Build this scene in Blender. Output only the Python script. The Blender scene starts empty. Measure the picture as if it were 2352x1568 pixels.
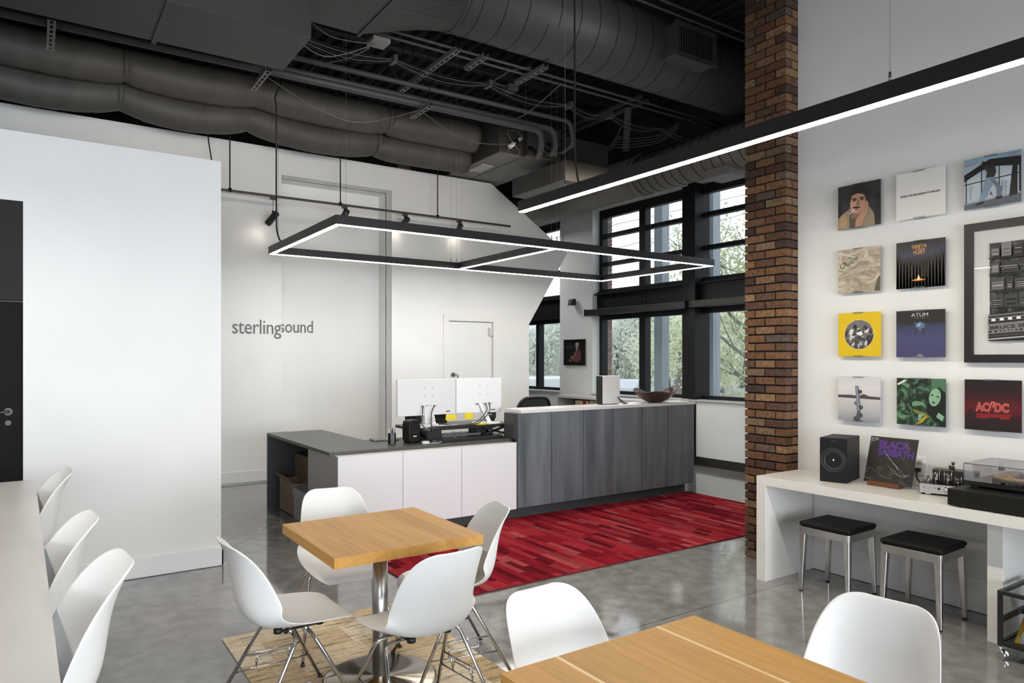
import bpy, bmesh, math, random
from mathutils import Vector, Matrix
random.seed(11)
PI = math.pi
SC = bpy.context.scene
COL = SC.collection

# ------------------------------------------------------------ camera, world, exposure, big lights
cam_d = bpy.data.cameras.new('camera')
cam = bpy.data.objects.new('camera', cam_d); COL.objects.link(cam)
cam.location = (0, 0, 1.6)
cam.rotation_euler = (PI / 2, 0, -math.atan(1097.5 / 1618.0))
cam_d.sensor_width = 36.0
cam_d.lens = 1618.0 / 2352 * 36
cam_d.shift_y = 40.0 / 2352
cam_d.clip_start = 0.05; cam_d.clip_end = 400
SC.camera = cam
SC.view_settings.view_transform = 'Standard'
SC.view_settings.look = 'None'
SC.view_settings.exposure = 0.0
SC.view_settings.gamma = 1.0
SC.view_settings.use_curve_mapping = False
SC.cycles.use_denoising = True
SC.cycles.max_bounces = 8
SC.cycles.diffuse_bounces = 4
SC.cycles.glossy_bounces = 4
SC.cycles.transmission_bounces = 6
SC.cycles.transparent_max_bounces = 12
SC.cycles.sample_clamp_indirect = 6
SC.cycles.caustics_reflective = False
SC.cycles.caustics_refractive = False

W = bpy.data.worlds.new('overcast_sky'); SC.world = W; W.use_nodes = True
wn = W.node_tree.nodes; wl = W.node_tree.links
for n in list(wn): wn.remove(n)
wo = wn.new('ShaderNodeOutputWorld'); wb = wn.new('ShaderNodeBackground')
wtc = wn.new('ShaderNodeTexCoord'); wsep = wn.new('ShaderNodeSeparateXYZ'); wr = wn.new('ShaderNodeValToRGB')
wl.new(wtc.outputs['Generated'], wsep.inputs[0]); wl.new(wsep.outputs['Z'], wr.inputs[0])
wr.color_ramp.elements[0].position = 0.0; wr.color_ramp.elements[0].color = (0.90, 0.93, 0.96, 1)
wr.color_ramp.elements[1].position = 0.6; wr.color_ramp.elements[1].color = (0.80, 0.88, 1.0, 1)
wl.new(wr.outputs[0], wb.inputs[0]); wb.inputs[1].default_value = 1.8
wl.new(wb.outputs[0], wo.inputs[0])

def area(name, loc, rot, sx, sy, power, color=(1, 1, 1), portal=False, spread=180):
    d = bpy.data.lights.new(name, 'AREA'); d.shape = 'RECTANGLE'; d.size = sx; d.size_y = sy
    d.energy = power; d.color = color
    d.spread = math.radians(spread)
    if portal: d.cycles.is_portal = True
    o = bpy.data.objects.new(name, d); COL.objects.link(o); o.location = loc; o.rotation_euler = rot
    return o
# daylight through the unseen glazed front behind the camera, then added unseen lights
area('daylight_rear_windows', (0.4, -3.7, 1.35), (PI / 2, 0, 0), 8.5, 2.2, 182, (0.86, 0.93, 1.0), spread=88)
area('added_side_fill', (-4.6, 1.2, .95), (PI / 2, 0, -PI / 2), 5.0, 1.6, 30, (0.88, 0.94, 1.0), spread=95)  # added fill from the left, no side window behind it
area('rear_passage_fill', (7.1, 11.8, 4.3), (0, 0, 0), 1.0, 1.2, 72, (1.0, .96, .92))  # added unseen light that brightens the passage wall and the column
area('back_wall_fill', (3.4, 7.2, 4.0), (PI / 2 + .05, 0, 0), 6.5, .2, 10, (1.0, .84, .66), spread=120)  # added warm fill for the upper back wall, no fixture modelled
area('unseen_island_pendant', (-.55, 2.4, 2.8), (0, 0, 0), .08, 4.6, 45, (1.0, .93, .84))  # unseen lamp added out of frame to light the island top

# ------------------------------------------------------------ materials
def lin(h):
    h = h.lstrip('#'); r = [int(h[i:i + 2], 16) / 255 for i in (0, 2, 4)]
    return tuple((c / 12.92 if c < .04045 else ((c + .055) / 1.055) ** 2.4) for c in r)
MATS = {}
def mat(name, col=(.8, .8, .8), rough=.5, metal=0., emit=0., spec=.5, coat=0., trans=0., alpha=1., ecol=None):
    if name in MATS: return MATS[name]
    if isinstance(col, str): col = lin(col)
    m = bpy.data.materials.new(name); m.use_nodes = True
    b = m.node_tree.nodes['Principled BSDF']
    b.inputs['Base Color'].default_value = (*col, 1)
    b.inputs['Roughness'].default_value = rough
    b.inputs['Metallic'].default_value = metal
    b.inputs['Specular IOR Level'].default_value = spec
    b.inputs['Coat Weight'].default_value = coat
    b.inputs['Transmission Weight'].default_value = trans
    b.inputs['Alpha'].default_value = alpha
    if emit:
        b.inputs['Emission Color'].default_value = (*(ecol or col), 1)
        b.inputs['Emission Strength'].default_value = emit
    MATS[name] = m
    return m
def nd(m, t, **kw):
    n = m.node_tree.nodes.new(t)
    for k, v in kw.items(): setattr(n, k, v)
    return n
def noisy(name, stops, scale=5., stretch=(1, 1, 1), rough=.5, detail=4., metal=0., bump=0., spec=.5, rot=(0, 0, 0), tex='noise', bscale=None, dist=0., coat=0.):
    """principled material whose base colour runs along a ramp over an object-space texture"""
    if name in MATS: return MATS[name]
    m = mat(name, (1, 1, 1), rough, metal, spec=spec, coat=coat); L = m.node_tree.links
    b = m.node_tree.nodes['Principled BSDF']
    tc = nd(m, 'ShaderNodeTexCoord'); mp = nd(m, 'ShaderNodeMapping'); mp.inputs['Scale'].default_value = stretch
    mp.inputs['Rotation'].default_value = rot
    L.new(tc.outputs['Object'], mp.inputs[0])
    if tex == 'noise':
        t = nd(m, 'ShaderNodeTexNoise'); t.inputs['Scale'].default_value = scale; t.inputs['Detail'].default_value = detail
        t.inputs['Distortion'].default_value = dist
        out = t.outputs['Fac']
    elif tex == 'voronoi':
        t = nd(m, 'ShaderNodeTexVoronoi'); t.inputs['Scale'].default_value = scale; out = t.outputs['Distance']
    else:
        t = nd(m, 'ShaderNodeTexWave'); t.inputs['Scale'].default_value = scale; t.inputs['Distortion'].default_value = dist or 3
        t.inputs['Detail'].default_value = detail; out = t.outputs['Fac']
    L.new(mp.outputs[0], t.inputs['Vector'])
    r = nd(m, 'ShaderNodeValToRGB'); L.new(out, r.inputs[0])
    el = r.color_ramp.elements
    while len(el) < len(stops): el.new(.5)
    for e, (p, c) in zip(el, stops):
        e.position = p; e.color = (*(lin(c) if isinstance(c, str) else c), 1)
    L.new(r.outputs[0], b.inputs['Base Color'])
    if bump:
        bp = nd(m, 'ShaderNodeBump'); bp.inputs['Strength'].default_value = bump; bp.inputs['Distance'].default_value = .01
        if bscale:
            t2 = nd(m, 'ShaderNodeTexNoise'); t2.inputs['Scale'].default_value = bscale; L.new(tc.outputs['Object'], t2.inputs['Vector'])
            L.new(t2.outputs['Fac'], bp.inputs['Height'])
        else: L.new(out, bp.inputs['Height'])
        L.new(bp.outputs[0], b.inputs['Normal'])
    return m
def island(name, stops, rough=.6, noise=0.25, nscale=30., metal=0., bump=0., spec=.5, interp='LINEAR'):
    """each loose piece of the mesh takes its own colour from the ramp"""
    if name in MATS: return MATS[name]
    m = mat(name, (1, 1, 1), rough, metal, spec=spec); L = m.node_tree.links
    b = m.node_tree.nodes['Principled BSDF']
    g = nd(m, 'ShaderNodeNewGeometry'); tc = nd(m, 'ShaderNodeTexCoord')
    t = nd(m, 'ShaderNodeTexNoise'); t.inputs['Scale'].default_value = nscale; t.inputs['Detail'].default_value = 5
    L.new(tc.outputs['Object'], t.inputs['Vector'])
    r = nd(m, 'ShaderNodeValToRGB'); L.new(g.outputs['Random Per Island'], r.inputs[0]); r.color_ramp.interpolation = interp
    el = r.color_ramp.elements
    while len(el) < len(stops): el.new(.5)
    for e, (p, c) in zip(el, stops):
        e.position = p; e.color = (*(lin(c) if isinstance(c, str) else c), 1)
    mr = nd(m, 'ShaderNodeMapRange'); mr.inputs[1].default_value = .3; mr.inputs[2].default_value = .7
    mr.inputs[3].default_value = 1 - noise; mr.inputs[4].default_value = 1 + noise; L.new(t.outputs['Fac'], mr.inputs[0])
    vm = nd(m, 'ShaderNodeVectorMath', operation='SCALE'); L.new(r.outputs[0], vm.inputs[0]); L.new(mr.outputs[0], vm.inputs['Scale'])
    L.new(vm.outputs[0], b.inputs['Base Color'])
    if bump:
        bp = nd(m, 'ShaderNodeBump'); bp.inputs['Strength'].default_value = bump; bp.inputs['Distance'].default_value = .004
        L.new(t.outputs['Fac'], bp.inputs['Height']); L.new(bp.outputs[0], b.inputs['Normal'])
    return m
def gradient(name, axis, lo, hi, stops, rough=.5, wob=0.):
    """printed colour running along one object axis (ink on a sleeve, not light)"""
    if name in MATS: return MATS[name]
    m = mat(name, (1, 1, 1), rough); L = m.node_tree.links; b = m.node_tree.nodes['Principled BSDF']
    tc = nd(m, 'ShaderNodeTexCoord'); s = nd(m, 'ShaderNodeSeparateXYZ'); L.new(tc.outputs['Object'], s.inputs[0])
    mr = nd(m, 'ShaderNodeMapRange'); mr.inputs[1].default_value = lo; mr.inputs[2].default_value = hi
    L.new(s.outputs[axis], mr.inputs[0]); src = mr.outputs[0]
    if wob:
        t = nd(m, 'ShaderNodeTexNoise'); t.inputs['Scale'].default_value = 14; L.new(tc.outputs['Object'], t.inputs['Vector'])
        a = nd(m, 'ShaderNodeMath', operation='MULTIPLY_ADD'); L.new(t.outputs['Fac'], a.inputs[0]); a.inputs[1].default_value = wob
        L.new(src, a.inputs[2]); a2 = nd(m, 'ShaderNodeMath', operation='SUBTRACT'); L.new(a.outputs[0], a2.inputs[0]); a2.inputs[1].default_value = wob / 2
        src = a2.outputs[0]
    r = nd(m, 'ShaderNodeValToRGB'); L.new(src, r.inputs[0]); el = r.color_ramp.elements
    while len(el) < len(stops): el.new(.5)
    for e, (p, c) in zip(el, stops):
        e.position = p; e.color = (*(lin(c) if isinstance(c, str) else c), 1)
    L.new(r.outputs[0], b.inputs['Base Color'])
    return m
def glassmat(name, tint=(.97, .99, .99), refl=.1, rough=0.):
    if name in MATS: return MATS[name]
    m = bpy.data.materials.new(name); m.use_nodes = True; L = m.node_tree.links
    m.node_tree.nodes.remove(m.node_tree.nodes['Principled BSDF'])
    out = m.node_tree.nodes['Material Output']
    t = nd(m, 'ShaderNodeBsdfTransparent'); t.inputs[0].default_value = (*tint, 1)
    g = nd(m, 'ShaderNodeBsdfGlossy'); g.inputs['Roughness'].default_value = rough
    fr = nd(m, 'ShaderNodeLayerWeight'); fr.inputs[0].default_value = .5
    pw = nd(m, 'ShaderNodeMath', operation='POWER'); L.new(fr.outputs['Facing'], pw.inputs[0]); pw.inputs[1].default_value = 5
    ml = nd(m, 'ShaderNodeMath', operation='MULTIPLY_ADD'); L.new(pw.outputs[0], ml.inputs[0]); ml.inputs[1].default_value = .8; ml.inputs[2].default_value = .035 * refl * 10
    mx = nd(m, 'ShaderNodeMixShader'); L.new(ml.outputs[0], mx.inputs[0]); L.new(t.outputs[0], mx.inputs[1]); L.new(g.outputs[0], mx.inputs[2])
    L.new(mx.outputs[0], out.inputs[0])
    MATS[name] = m
    return m

# ------------------------------------------------------------ mesh builder
def text_mesh(body, size, spacing=1.0, align='LEFT', bold=0.0, shear=0.0):
    c = bpy.data.curves.new('t', 'FONT'); c.body = body; c.size = size; c.space_character = spacing
    c.align_x = align; c.offset = bold; c.shear = shear; c.resolution_u = 3
    o = bpy.data.objects.new('t', c); COL.objects.link(o)
    dg = bpy.context.evaluated_depsgraph_get(); dg.update()
    me = bpy.data.meshes.new_from_object(o.evaluated_get(dg))
    vs = [Vector(v.co) for v in me.vertices]; fs = [tuple(p.vertices) for p in me.polygons]
    bpy.data.objects.remove(o); bpy.data.curves.remove(c); bpy.data.meshes.remove(me)
    return vs, fs
class MB:
    def __init__(s): s.v = []; s.f = []; s.m = []; s.sm = []
    def add(s, vs, fs, mi=0, M=None, smooth=False):
        k = len(s.v)
        s.v += [(M @ Vector(p)) if M else Vector(p) for p in vs]
        for f in fs: s.f.append(tuple(i + k for i in f)); s.m.append(mi); s.sm.append(smooth)
        return s
    def box(s, x0, x1, y0, y1, z0, z1, mi=0, M=None):
        return s.add([(x0, y0, z0), (x1, y0, z0), (x1, y1, z0), (x0, y1, z0), (x0, y0, z1), (x1, y0, z1), (x1, y1, z1), (x0, y1, z1)],
                     [(0, 3, 2, 1), (4, 5, 6, 7), (0, 1, 5, 4), (1, 2, 6, 5), (2, 3, 7, 6), (3, 0, 4, 7)], mi, M)
    def bar(s, p0, p1, w, h, mi=0, up=(0, 0, 1)):
        p0 = Vector(p0); p1 = Vector(p1); d = (p1 - p0); L = d.length; d.normalize(); u = Vector(up)
        if abs(d.dot(u)) > .98: u = Vector((1, 0, 0))
        a = d.cross(u).normalized(); b = a.cross(d).normalized()
        M = Matrix((( a.x, d.x, b.x, p0.x), (a.y, d.y, b.y, p0.y), (a.z, d.z, b.z, p0.z), (0, 0, 0, 1)))
        return s.box(-w / 2, w / 2, 0, L, -h / 2, h / 2, mi, M)
    def cyl(s, p0, p1, r, seg=16, mi=0, r2=None, caps=True, smooth=True):
        p0 = Vector(p0); p1 = Vector(p1); d = (p1 - p0).normalized()
        a = d.orthogonal().normalized(); b = d.cross(a); r2 = r if r2 is None else r2
        vs = []
        for i in range(seg):
            t = 2 * PI * i / seg; q = a * math.cos(t) + b * math.sin(t)
            vs += [p0 + q * r, p1 + q * r2]
        s.add(vs, [(2 * i, 2 * ((i + 1) % seg), 2 * ((i + 1) % seg) + 1, 2 * i + 1) for i in range(seg)], mi, smooth=smooth)
        if caps:
            k = len(s.v) - 2 * seg
            s.f.append(tuple(k + 2 * i for i in reversed(range(seg)))); s.m.append(mi); s.sm.append(False)
            s.f.append(tuple(k + 2 * i + 1 for i in range(seg))); s.m.append(mi); s.sm.append(False)
        return s
    def tube(s, path, r, seg=8, mi=0, caps=True):
        P = [Vector(p) for p in path]; n = len(P); rr = r if callable(r) else (lambda i: r)
        t0 = (P[1] - P[0]).normalized(); a = t0.orthogonal().normalized(); k = len(s.v)
        for i in range(n):
            t = (P[min(i + 1, n - 1)] - P[max(i - 1, 0)]).normalized()
            a = (a - t * a.dot(t)).normalized(); b = t.cross(a)
            for j in range(seg):
                th = 2 * PI * j / seg; s.v.append(P[i] + (a * math.cos(th) + b * math.sin(th)) * rr(i))
        for i in range(n - 1):
            for j in range(seg):
                q = (j + 1) % seg
                s.f.append((k + i * seg + j, k + i * seg + q, k + (i + 1) * seg + q, k + (i + 1) * seg + j)); s.m.append(mi); s.sm.append(True)
        if caps:
            s.f.append(tuple(k + j for j in reversed(range(seg)))); s.m.append(mi); s.sm.append(False)
            s.f.append(tuple(k + (n - 1) * seg + j for j in range(seg))); s.m.append(mi); s.sm.append(False)
        return s
    def lathe(s, prof, c=(0, 0, 0), seg=32, mi=0, M=None, smooth=True):
        """prof: (radius, z) pairs; spun about the z axis through c"""
        k = len(prof); vs = []
        for i in range(seg):
            t = 2 * PI * i / seg
            vs += [(c[0] + r * math.cos(t), c[1] + r * math.sin(t), c[2] + z) for r, z in prof]
        fs = []
        for i in range(seg):
            j = (i + 1) % seg
            for q in range(k - 1): fs.append((i * k + q, j * k + q, j * k + q + 1, i * k + q + 1))
        return s.add(vs, fs, mi, M, smooth)
    def prism(s, poly, off, mi=0, M=None):
        """poly: 3-D points of a flat outline; off: extrusion vector"""
        n = len(poly); o = Vector(off); P = [Vector(p) for p in poly]
        return s.add(P + [p + o for p in P], [tuple(reversed(range(n))), tuple(range(n, 2 * n))] +
                     [(i, (i + 1) % n, n + (i + 1) % n, n + i) for i in range(n)], mi, M)
    def ball(s, c, r, mi=0, seg=12, sc=(1, 1, 1)):
        prof = [(max(1e-4, math.sin(PI * i / (seg // 2))) * r * sc[0], -math.cos(PI * i / (seg // 2)) * r * sc[2]) for i in range(seg // 2 + 1)]
        return s.lathe(prof, c, seg, mi)
    def text(s, body, size, M, mi=0, depth=0.0, **kw):
        vs, fs = text_mesh(body, size, **kw)
        if depth:
            n = len(vs); ed = {}
            for f in fs:
                for a, b in zip(f, f[1:] + f[:1]):
                    if (b, a) in ed: del ed[(b, a)]
                    else: ed[(a, b)] = 1
            fs2 = [tuple(i + n for i in f) for f in fs] + [(a, b, b + n, a + n) for a, b in ed]
            s.add(vs + [v + Vector((0, 0, depth)) for v in vs], fs2 + [tuple(reversed(f)) for f in fs], mi, M)
        else: s.add(vs, fs, mi, M)
        return s
    def build(s, name, mats, parent=None, bevel=0., bseg=2, local=False, auto=None, fixn=True):
        if not isinstance(mats, (list, tuple)): mats = [mats]
        me = bpy.data.meshes.new(name)
        off = Vector((0, 0, 0))
        if parent is not None:
            if not local: off = ABS[parent.name]
        elif not local:
            xs = [p.x for p in s.v]; ys = [p.y for p in s.v]; zs = [p.z for p in s.v]
            off = Vector(((min(xs) + max(xs)) / 2, (min(ys) + max(ys)) / 2, min(zs)))
        me.from_pydata([p - off for p in s.v], [], s.f)
        for m in mats: me.materials.append(m)
        me.polygons.foreach_set('material_index', s.m); me.polygons.foreach_set('use_smooth', s.sm)
        me.update()
        if fixn:
            bm = bmesh.new(); bm.from_mesh(me); bmesh.ops.recalc_face_normals(bm, faces=bm.faces); bm.to_mesh(me); bm.free()
        o = bpy.data.objects.new(name, me); COL.objects.link(o)
        if parent is not None: o.parent = parent; ABS[o.name] = off.copy()
        else: o.location = off; ABS[o.name] = off.copy()
        if bevel:
            b = o.modifiers.new('edge', 'BEVEL'); b.width = bevel; b.segments = bseg; b.limit_method = 'ANGLE'; b.angle_limit = .6
        return o
ABS = {}
def tag(o, label=None, cat=None, group=None, kind=None):
    if label: o['label'] = label
    if cat: o['category'] = cat
    if group: o['group'] = group
    if kind: o['kind'] = kind
    return o
def thing(name, loc, label, cat, group=None, rz=0.):
    o = bpy.data.objects.new(name, None); COL.objects.link(o); o.location = loc; o.rotation_euler = (0, 0, rz)
    o.empty_display_size = .1; ABS[o.name] = Vector(loc)
    return tag(o, label, cat, group)
def struct(mb, name, mats, label=None, parent=None, **kw):
    o = mb.build(name, mats, parent, **kw); o['kind'] = 'structure'
    if label: o['label'] = label
    return o
def copy_tree(o, parent=None):
    c = o.copy(); COL.objects.link(c); c.parent = parent
    for ch in list(o.children): copy_tree(ch, c)
    return c
def smoothpath(pts, n=6):
    """Catmull-Rom through the points"""
    P = [Vector(p) for p in pts]; out = []
    for i in range(len(P) - 1):
        p0 = P[max(i - 1, 0)]; p1 = P[i]; p2 = P[i + 1]; p3 = P[min(i + 2, len(P) - 1)]
        for k in range(n):
            t = k / n
            out.append(.5 * ((2 * p1) + (p2 - p0) * t + (2 * p0 - 5 * p1 + 4 * p2 - p3) * t * t + (3 * p1 - p0 - 3 * p2 + p3) * t ** 3))
    out.append(P[-1]); return out
def fillet(pts, r, n=5):
    """polyline with rounded corners"""
    P = [Vector(p) for p in pts]; out = [P[0]]
    for i in range(1, len(P) - 1):
        a = P[i - 1] - P[i]; b = P[i + 1] - P[i]; q = min(r, a.length * .48, b.length * .48)
        A = P[i] + a.normalized() * q; B = P[i] + b.normalized() * q
        for k in range(n + 1):
            t = k / n; out.append(A * (1 - t) ** 2 + P[i] * 2 * t * (1 - t) + B * t * t)
    out.append(P[-1]); return out

# common materials
white = noisy('wall_paint', [(0.35, (.80, .80, .79)), (.65, (.84, .84, .83))], 1.3, rough=.6, bump=.03, bscale=180)
gloss_white = mat('white_laminate', (.84, .84, .86), .28)
black_steel = mat('black_steel', (.009, .009, .010), .5, spec=.2)
black_alu = mat('black_aluminium', (.022, .022, .024), .38)
black_plastic = mat('black_plastic', (.012, .012, .013), .4)
chrome = mat('chrome', (.50, .50, .51), .09, 1.)
brushed = mat('brushed_steel', (.55, .54, .53), .28, 1.)
dark_paint = noisy('ceiling_paint', [(.3, (.030, .029, .028)), (.7, (.048, .046, .044))], 3, rough=.6)
duct_paint = noisy('duct_paint', [(.3, (.070, .069, .069)), (.7, (.092, .091, .090))], 2.2, rough=.5)
pipe_paint = mat('pipe_paint', (.085, .081, .076), .5)
wire_grey = mat('grey_cable', (.17, .165, .16), .5)
black_cord = mat('black_cord', (.012, .012, .012), .5)
glass = glassmat('window_glass', (.97, .985, .985), .1)
# ------------------------------------------------------------ the room
def concrete():
    m = noisy('polished_concrete', [(.30, (.165, .162, .157)), (.5, (.215, .211, .205)), (.70, (.275, .27, .262))], 1.1, rough=.13, detail=9, dist=.6, spec=.75, coat=.25)
    L = m.node_tree.links; b = m.node_tree.nodes['Principled BSDF']
    ramp = b.inputs['Base Color'].links[0].from_node
    tc = nd(m, 'ShaderNodeTexCoord'); t = nd(m, 'ShaderNodeTexNoise'); t.inputs['Scale'].default_value = 9; t.inputs['Detail'].default_value = 10
    L.new(tc.outputs['Object'], t.inputs['Vector'])
    mr = nd(m, 'ShaderNodeMapRange'); mr.inputs[1].default_value = .35; mr.inputs[2].default_value = .65; mr.inputs[3].default_value = .82; mr.inputs[4].default_value = 1.15
    L.new(t.outputs['Fac'], mr.inputs[0])
    # saw-cut joints
    s = nd(m, 'ShaderNodeSeparateXYZ'); g = nd(m, 'ShaderNodeNewGeometry'); L.new(g.outputs['Position'], s.inputs[0])
    prev = None
    for ax, c in (('Y', 3.06), ('Y', 6.18), ('Y', 9.15), ('Y', .1), ('X', 1.36), ('X', 4.66), ('X', -1.8), ('X', 7.7)):
        a = nd(m, 'ShaderNodeMath', operation='SUBTRACT'); L.new(s.outputs[ax], a.inputs[0]); a.inputs[1].default_value = c
        a2 = nd(m, 'ShaderNodeMath', operation='ABSOLUTE'); L.new(a.outputs[0], a2.inputs[0])
        a3 = nd(m, 'ShaderNodeMath', operation='GREATER_THAN'); L.new(a2.outputs[0], a3.inputs[0]); a3.inputs[1].default_value = .003
        if prev:
            a4 = nd(m, 'ShaderNodeMath', operation='MULTIPLY'); L.new(prev, a4.inputs[0]); L.new(a3.outputs[0], a4.inputs[1]); prev = a4.outputs[0]
        else: prev = a3.outputs[0]
    f = nd(m, 'ShaderNodeMath', operation='MULTIPLY_ADD'); L.new(prev, f.inputs[0]); f.inputs[1].default_value = .8; f.inputs[2].default_value = .2
    f2 = nd(m, 'ShaderNodeMath', operation='MULTIPLY'); L.new(f.outputs[0], f2.inputs[0]); L.new(mr.outputs[0], f2.inputs[1])
    v = nd(m, 'ShaderNodeVectorMath', operation='SCALE'); L.new(ramp.outputs[0], v.inputs[0]); L.new(f2.outputs[0], v.inputs['Scale'])
    L.new(v.outputs[0], b.inputs['Base Color'])
    mr2 = nd(m, 'ShaderNodeMapRange'); mr2.inputs[1].default_value = .3; mr2.inputs[2].default_value = .7; mr2.inputs[3].default_value = .045; mr2.inputs[4].default_value = .13
    L.new(t.outputs['Fac'], mr2.inputs[0]); L.new(mr2.outputs[0], b.inputs['Roughness'])
    t3 = nd(m, 'ShaderNodeTexNoise'); t3.inputs['Scale'].default_value = 5; t3.inputs['Detail'].default_value = 3; L.new(tc.outputs['Object'], t3.inputs['Vector'])
    bp = nd(m, 'ShaderNodeBump'); bp.inputs['Strength'].default_value = .005; bp.inputs['Distance'].default_value = .01
    L.new(t3.outputs['Fac'], bp.inputs['Height']); L.new(bp.outputs[0], b.inputs['Normal'])
    return m
struct(MB().box(-5, 8.6, -4, 13.1, -.12, 0), 'floor', concrete())

# corrugated steel deck, ribs running away from the camera
d = MB(); prof = []
x = -5.0
while x < 8.55:
    prof += [(x, 5.95), (x + .05, 5.95), (x + .075, 5.88), (x + .165, 5.88), (x + .19, 5.95)]; x += .19
vs = [(px, -4, pz) for px, pz in prof] + [(px, 13.1, pz) for px, pz in prof]; n = len(prof)
d.add(vs, [(i, i + 1, n + i + 1, n + i) for i in range(n - 1)])
d.box(-5, 8.6, -4, 13.1, 5.96, 6.05)
struct(d, 'ceiling', noisy('deck_paint', [(.3, (.036, .034, .033)), (.7, (.055, .052, .050))], 2.5, rough=.65), fixn=False)

# white partition with a dark door at its left end
p = MB(); p.box(-5, -1.2, 5.79, 5.93, 0, 3.131); p.box(-1.2, -.062, 5.79, 5.93, 2.664, 3.131); p.box(-.062, 1.2, 5.79, 5.93, 0, 3.131)
struct(p, 'wall_left', white)
p = MB(); p.box(-.062, 1.216, 5.774, 5.79, .004, .147); p.box(1.2, 1.216, 5.774, 5.946, .004, .147)
struct(p, 'baseboard_left', gloss_white, bevel=.003)
dd = struct(MB().box(-1.2, -.062, 5.83, 5.87, .005, 1.985), 'door_1', mat('door_paint', (.010, .010, .010), .75, spec=.15), 'dark painted door beside the white partition')
dh = MB(); dh.cyl((-.145, 5.83, 1.245), (-.145, 5.78, 1.245), .009); dh.tube(fillet([(-.145, 5.785, 1.245), (-.145, 5.772, 1.245), (-.27, 5.772, 1.245)], .012), .009); dh.cyl((-.145, 5.83, 1.245), (-.145, 5.822, 1.245), .026); dh.cyl((-.145, 5.83, 1.17), (-.145, 5.822, 1.17), .018)
dh = dh.build('door_handle', mat('dark_steel', (.10, .098, .095), .55, .8), dd); dh['label'] = 'brushed steel lever handle'
struct(MB().box(-1.2, -.062, 5.80, 5.87, 1.995, 2.664), 'trim_1', mat('transom_grey', (.032, .031, .030), .8, spec=.15), 'dark grey transom panel over the door')
struct(MB().box(-2.0, -.9, 7.3, 7.4, 0, 3.1), 'wall_behind_door', dark_paint)

# back wall: an angular white wing with a tall niche and a flush door
YB = 9.40
b = MB()
b.box(-5, 2.70, YB, YB + .22, 0, 4.37); b.box(2.70, 4.278, YB, YB + .22, 4.03, 4.37)
poly = [(4.278, 0), (5.217, 0), (5.217, 2.178), (6.01, 2.178), (6.01, 0), (6.712, 0), (6.712, 2.164), (7.51, 3.40), (5.977, 4.37), (4.278, 4.37)]
b.prism([(x, YB, z) for x, z in poly], (0, .22, 0))
b.box(2.5, 4.5, YB + .47, YB + .6, 0, 4.2); b.box(2.60, 2.70, YB + .2, YB + .48, 0, 4.03); b.box(4.278, 4.38, YB + .2, YB + .48, 0, 4.03)
b.box(2.6, 4.38, YB + .2, YB + .48, 4.03, 4.12)
struct(b, 'wall_back', white)
struct(MB().box(-1, 2.70, YB - .014, YB, .02, .165), 'baseboard_back', gloss_white, bevel=.003)
dr = struct(MB().box(5.225, 6.002, YB + .02, YB + .06, .01, 2.170), 'door_2', mat('door_white', (.80, .80, .79), .45), 'flush white door in the back wall')
t = MB(); t.box(5.119, 5.211, YB - .012, YB, 0, 2.27); t.box(6.016, 6.07, YB - .012, YB, 0, 2.27); t.box(5.119, 6.07, YB - .0125, YB, 2.184, 2.275)
struct(t, 'trim_2', mat('door_white', (.80, .80, .79), .45), 'white casing round the back door', bevel=.002)
h = MB(); h.cyl((5.30, YB + .02, 1.36), (5.30, YB + .005, 1.36), .035); h.tube(fillet([(5.30, YB + .01, 1.36), (5.30, YB - .05, 1.36), (5.345, YB - .05, 1.36), (5.345, YB - .05, 1.22)], .03), .010)
h = h.build('door_handle', mat('dull_steel', (.30, .30, .30), .3, 1.), dr); h['label'] = 'curved steel door handle'
h = MB(); h.box(5.94, 5.985, YB - .01, YB + .02, 1.97, 2.09); h.cyl((5.99, YB - .012, 2.10), (5.99, YB - .012, 1.96), .008)
h.build('hinge', mat('hinge_grey', (.6, .6, .6), .4), dr)

# far wall behind the wing and the closing walls, all painted out dark above
struct(MB().box(-5, 8.6, 12.9, 13.05, 0, 5.9), 'wall_far', noisy('far_paint', [(.3, (.02, .02, .02)), (.7, (.03, .03, .03))], 2, rough=.7))
struct(MB().box(-5.1, -5, -4, 13, 0, 5.9), 'wall_side', noisy('side_paint', [(.3, (.14, .14, .14)), (.7, (.17, .17, .17))], 2, rough=.7))
struct(MB().box(-5, 8.6, -4.1, -4, 2.7, 5.9).box(-5, 8.6, -4.1, -4, 0, .15), 'wall_front', MATS['side_paint'])
struct(MB().box(5.2, 8.6, 3.74, 3.9, 0, 5.9), 'wall_end', white)

# right wall, its brick pillar and baseboard
struct(MB().box(4.937, 5.2, -4, 3.30, 0, 5.9), 'wall_right', noisy('right_wall_paint', [(0.35, (.78, .785, .79)), (.65, (.83, .835, .84))], 1.3, rough=.55, bump=.25, bscale=260))
struct(MB().box(4.922, 4.937, -4, 3.30, 0.003, .215), 'baseboard_right', gloss_white, bevel=.003)
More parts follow.
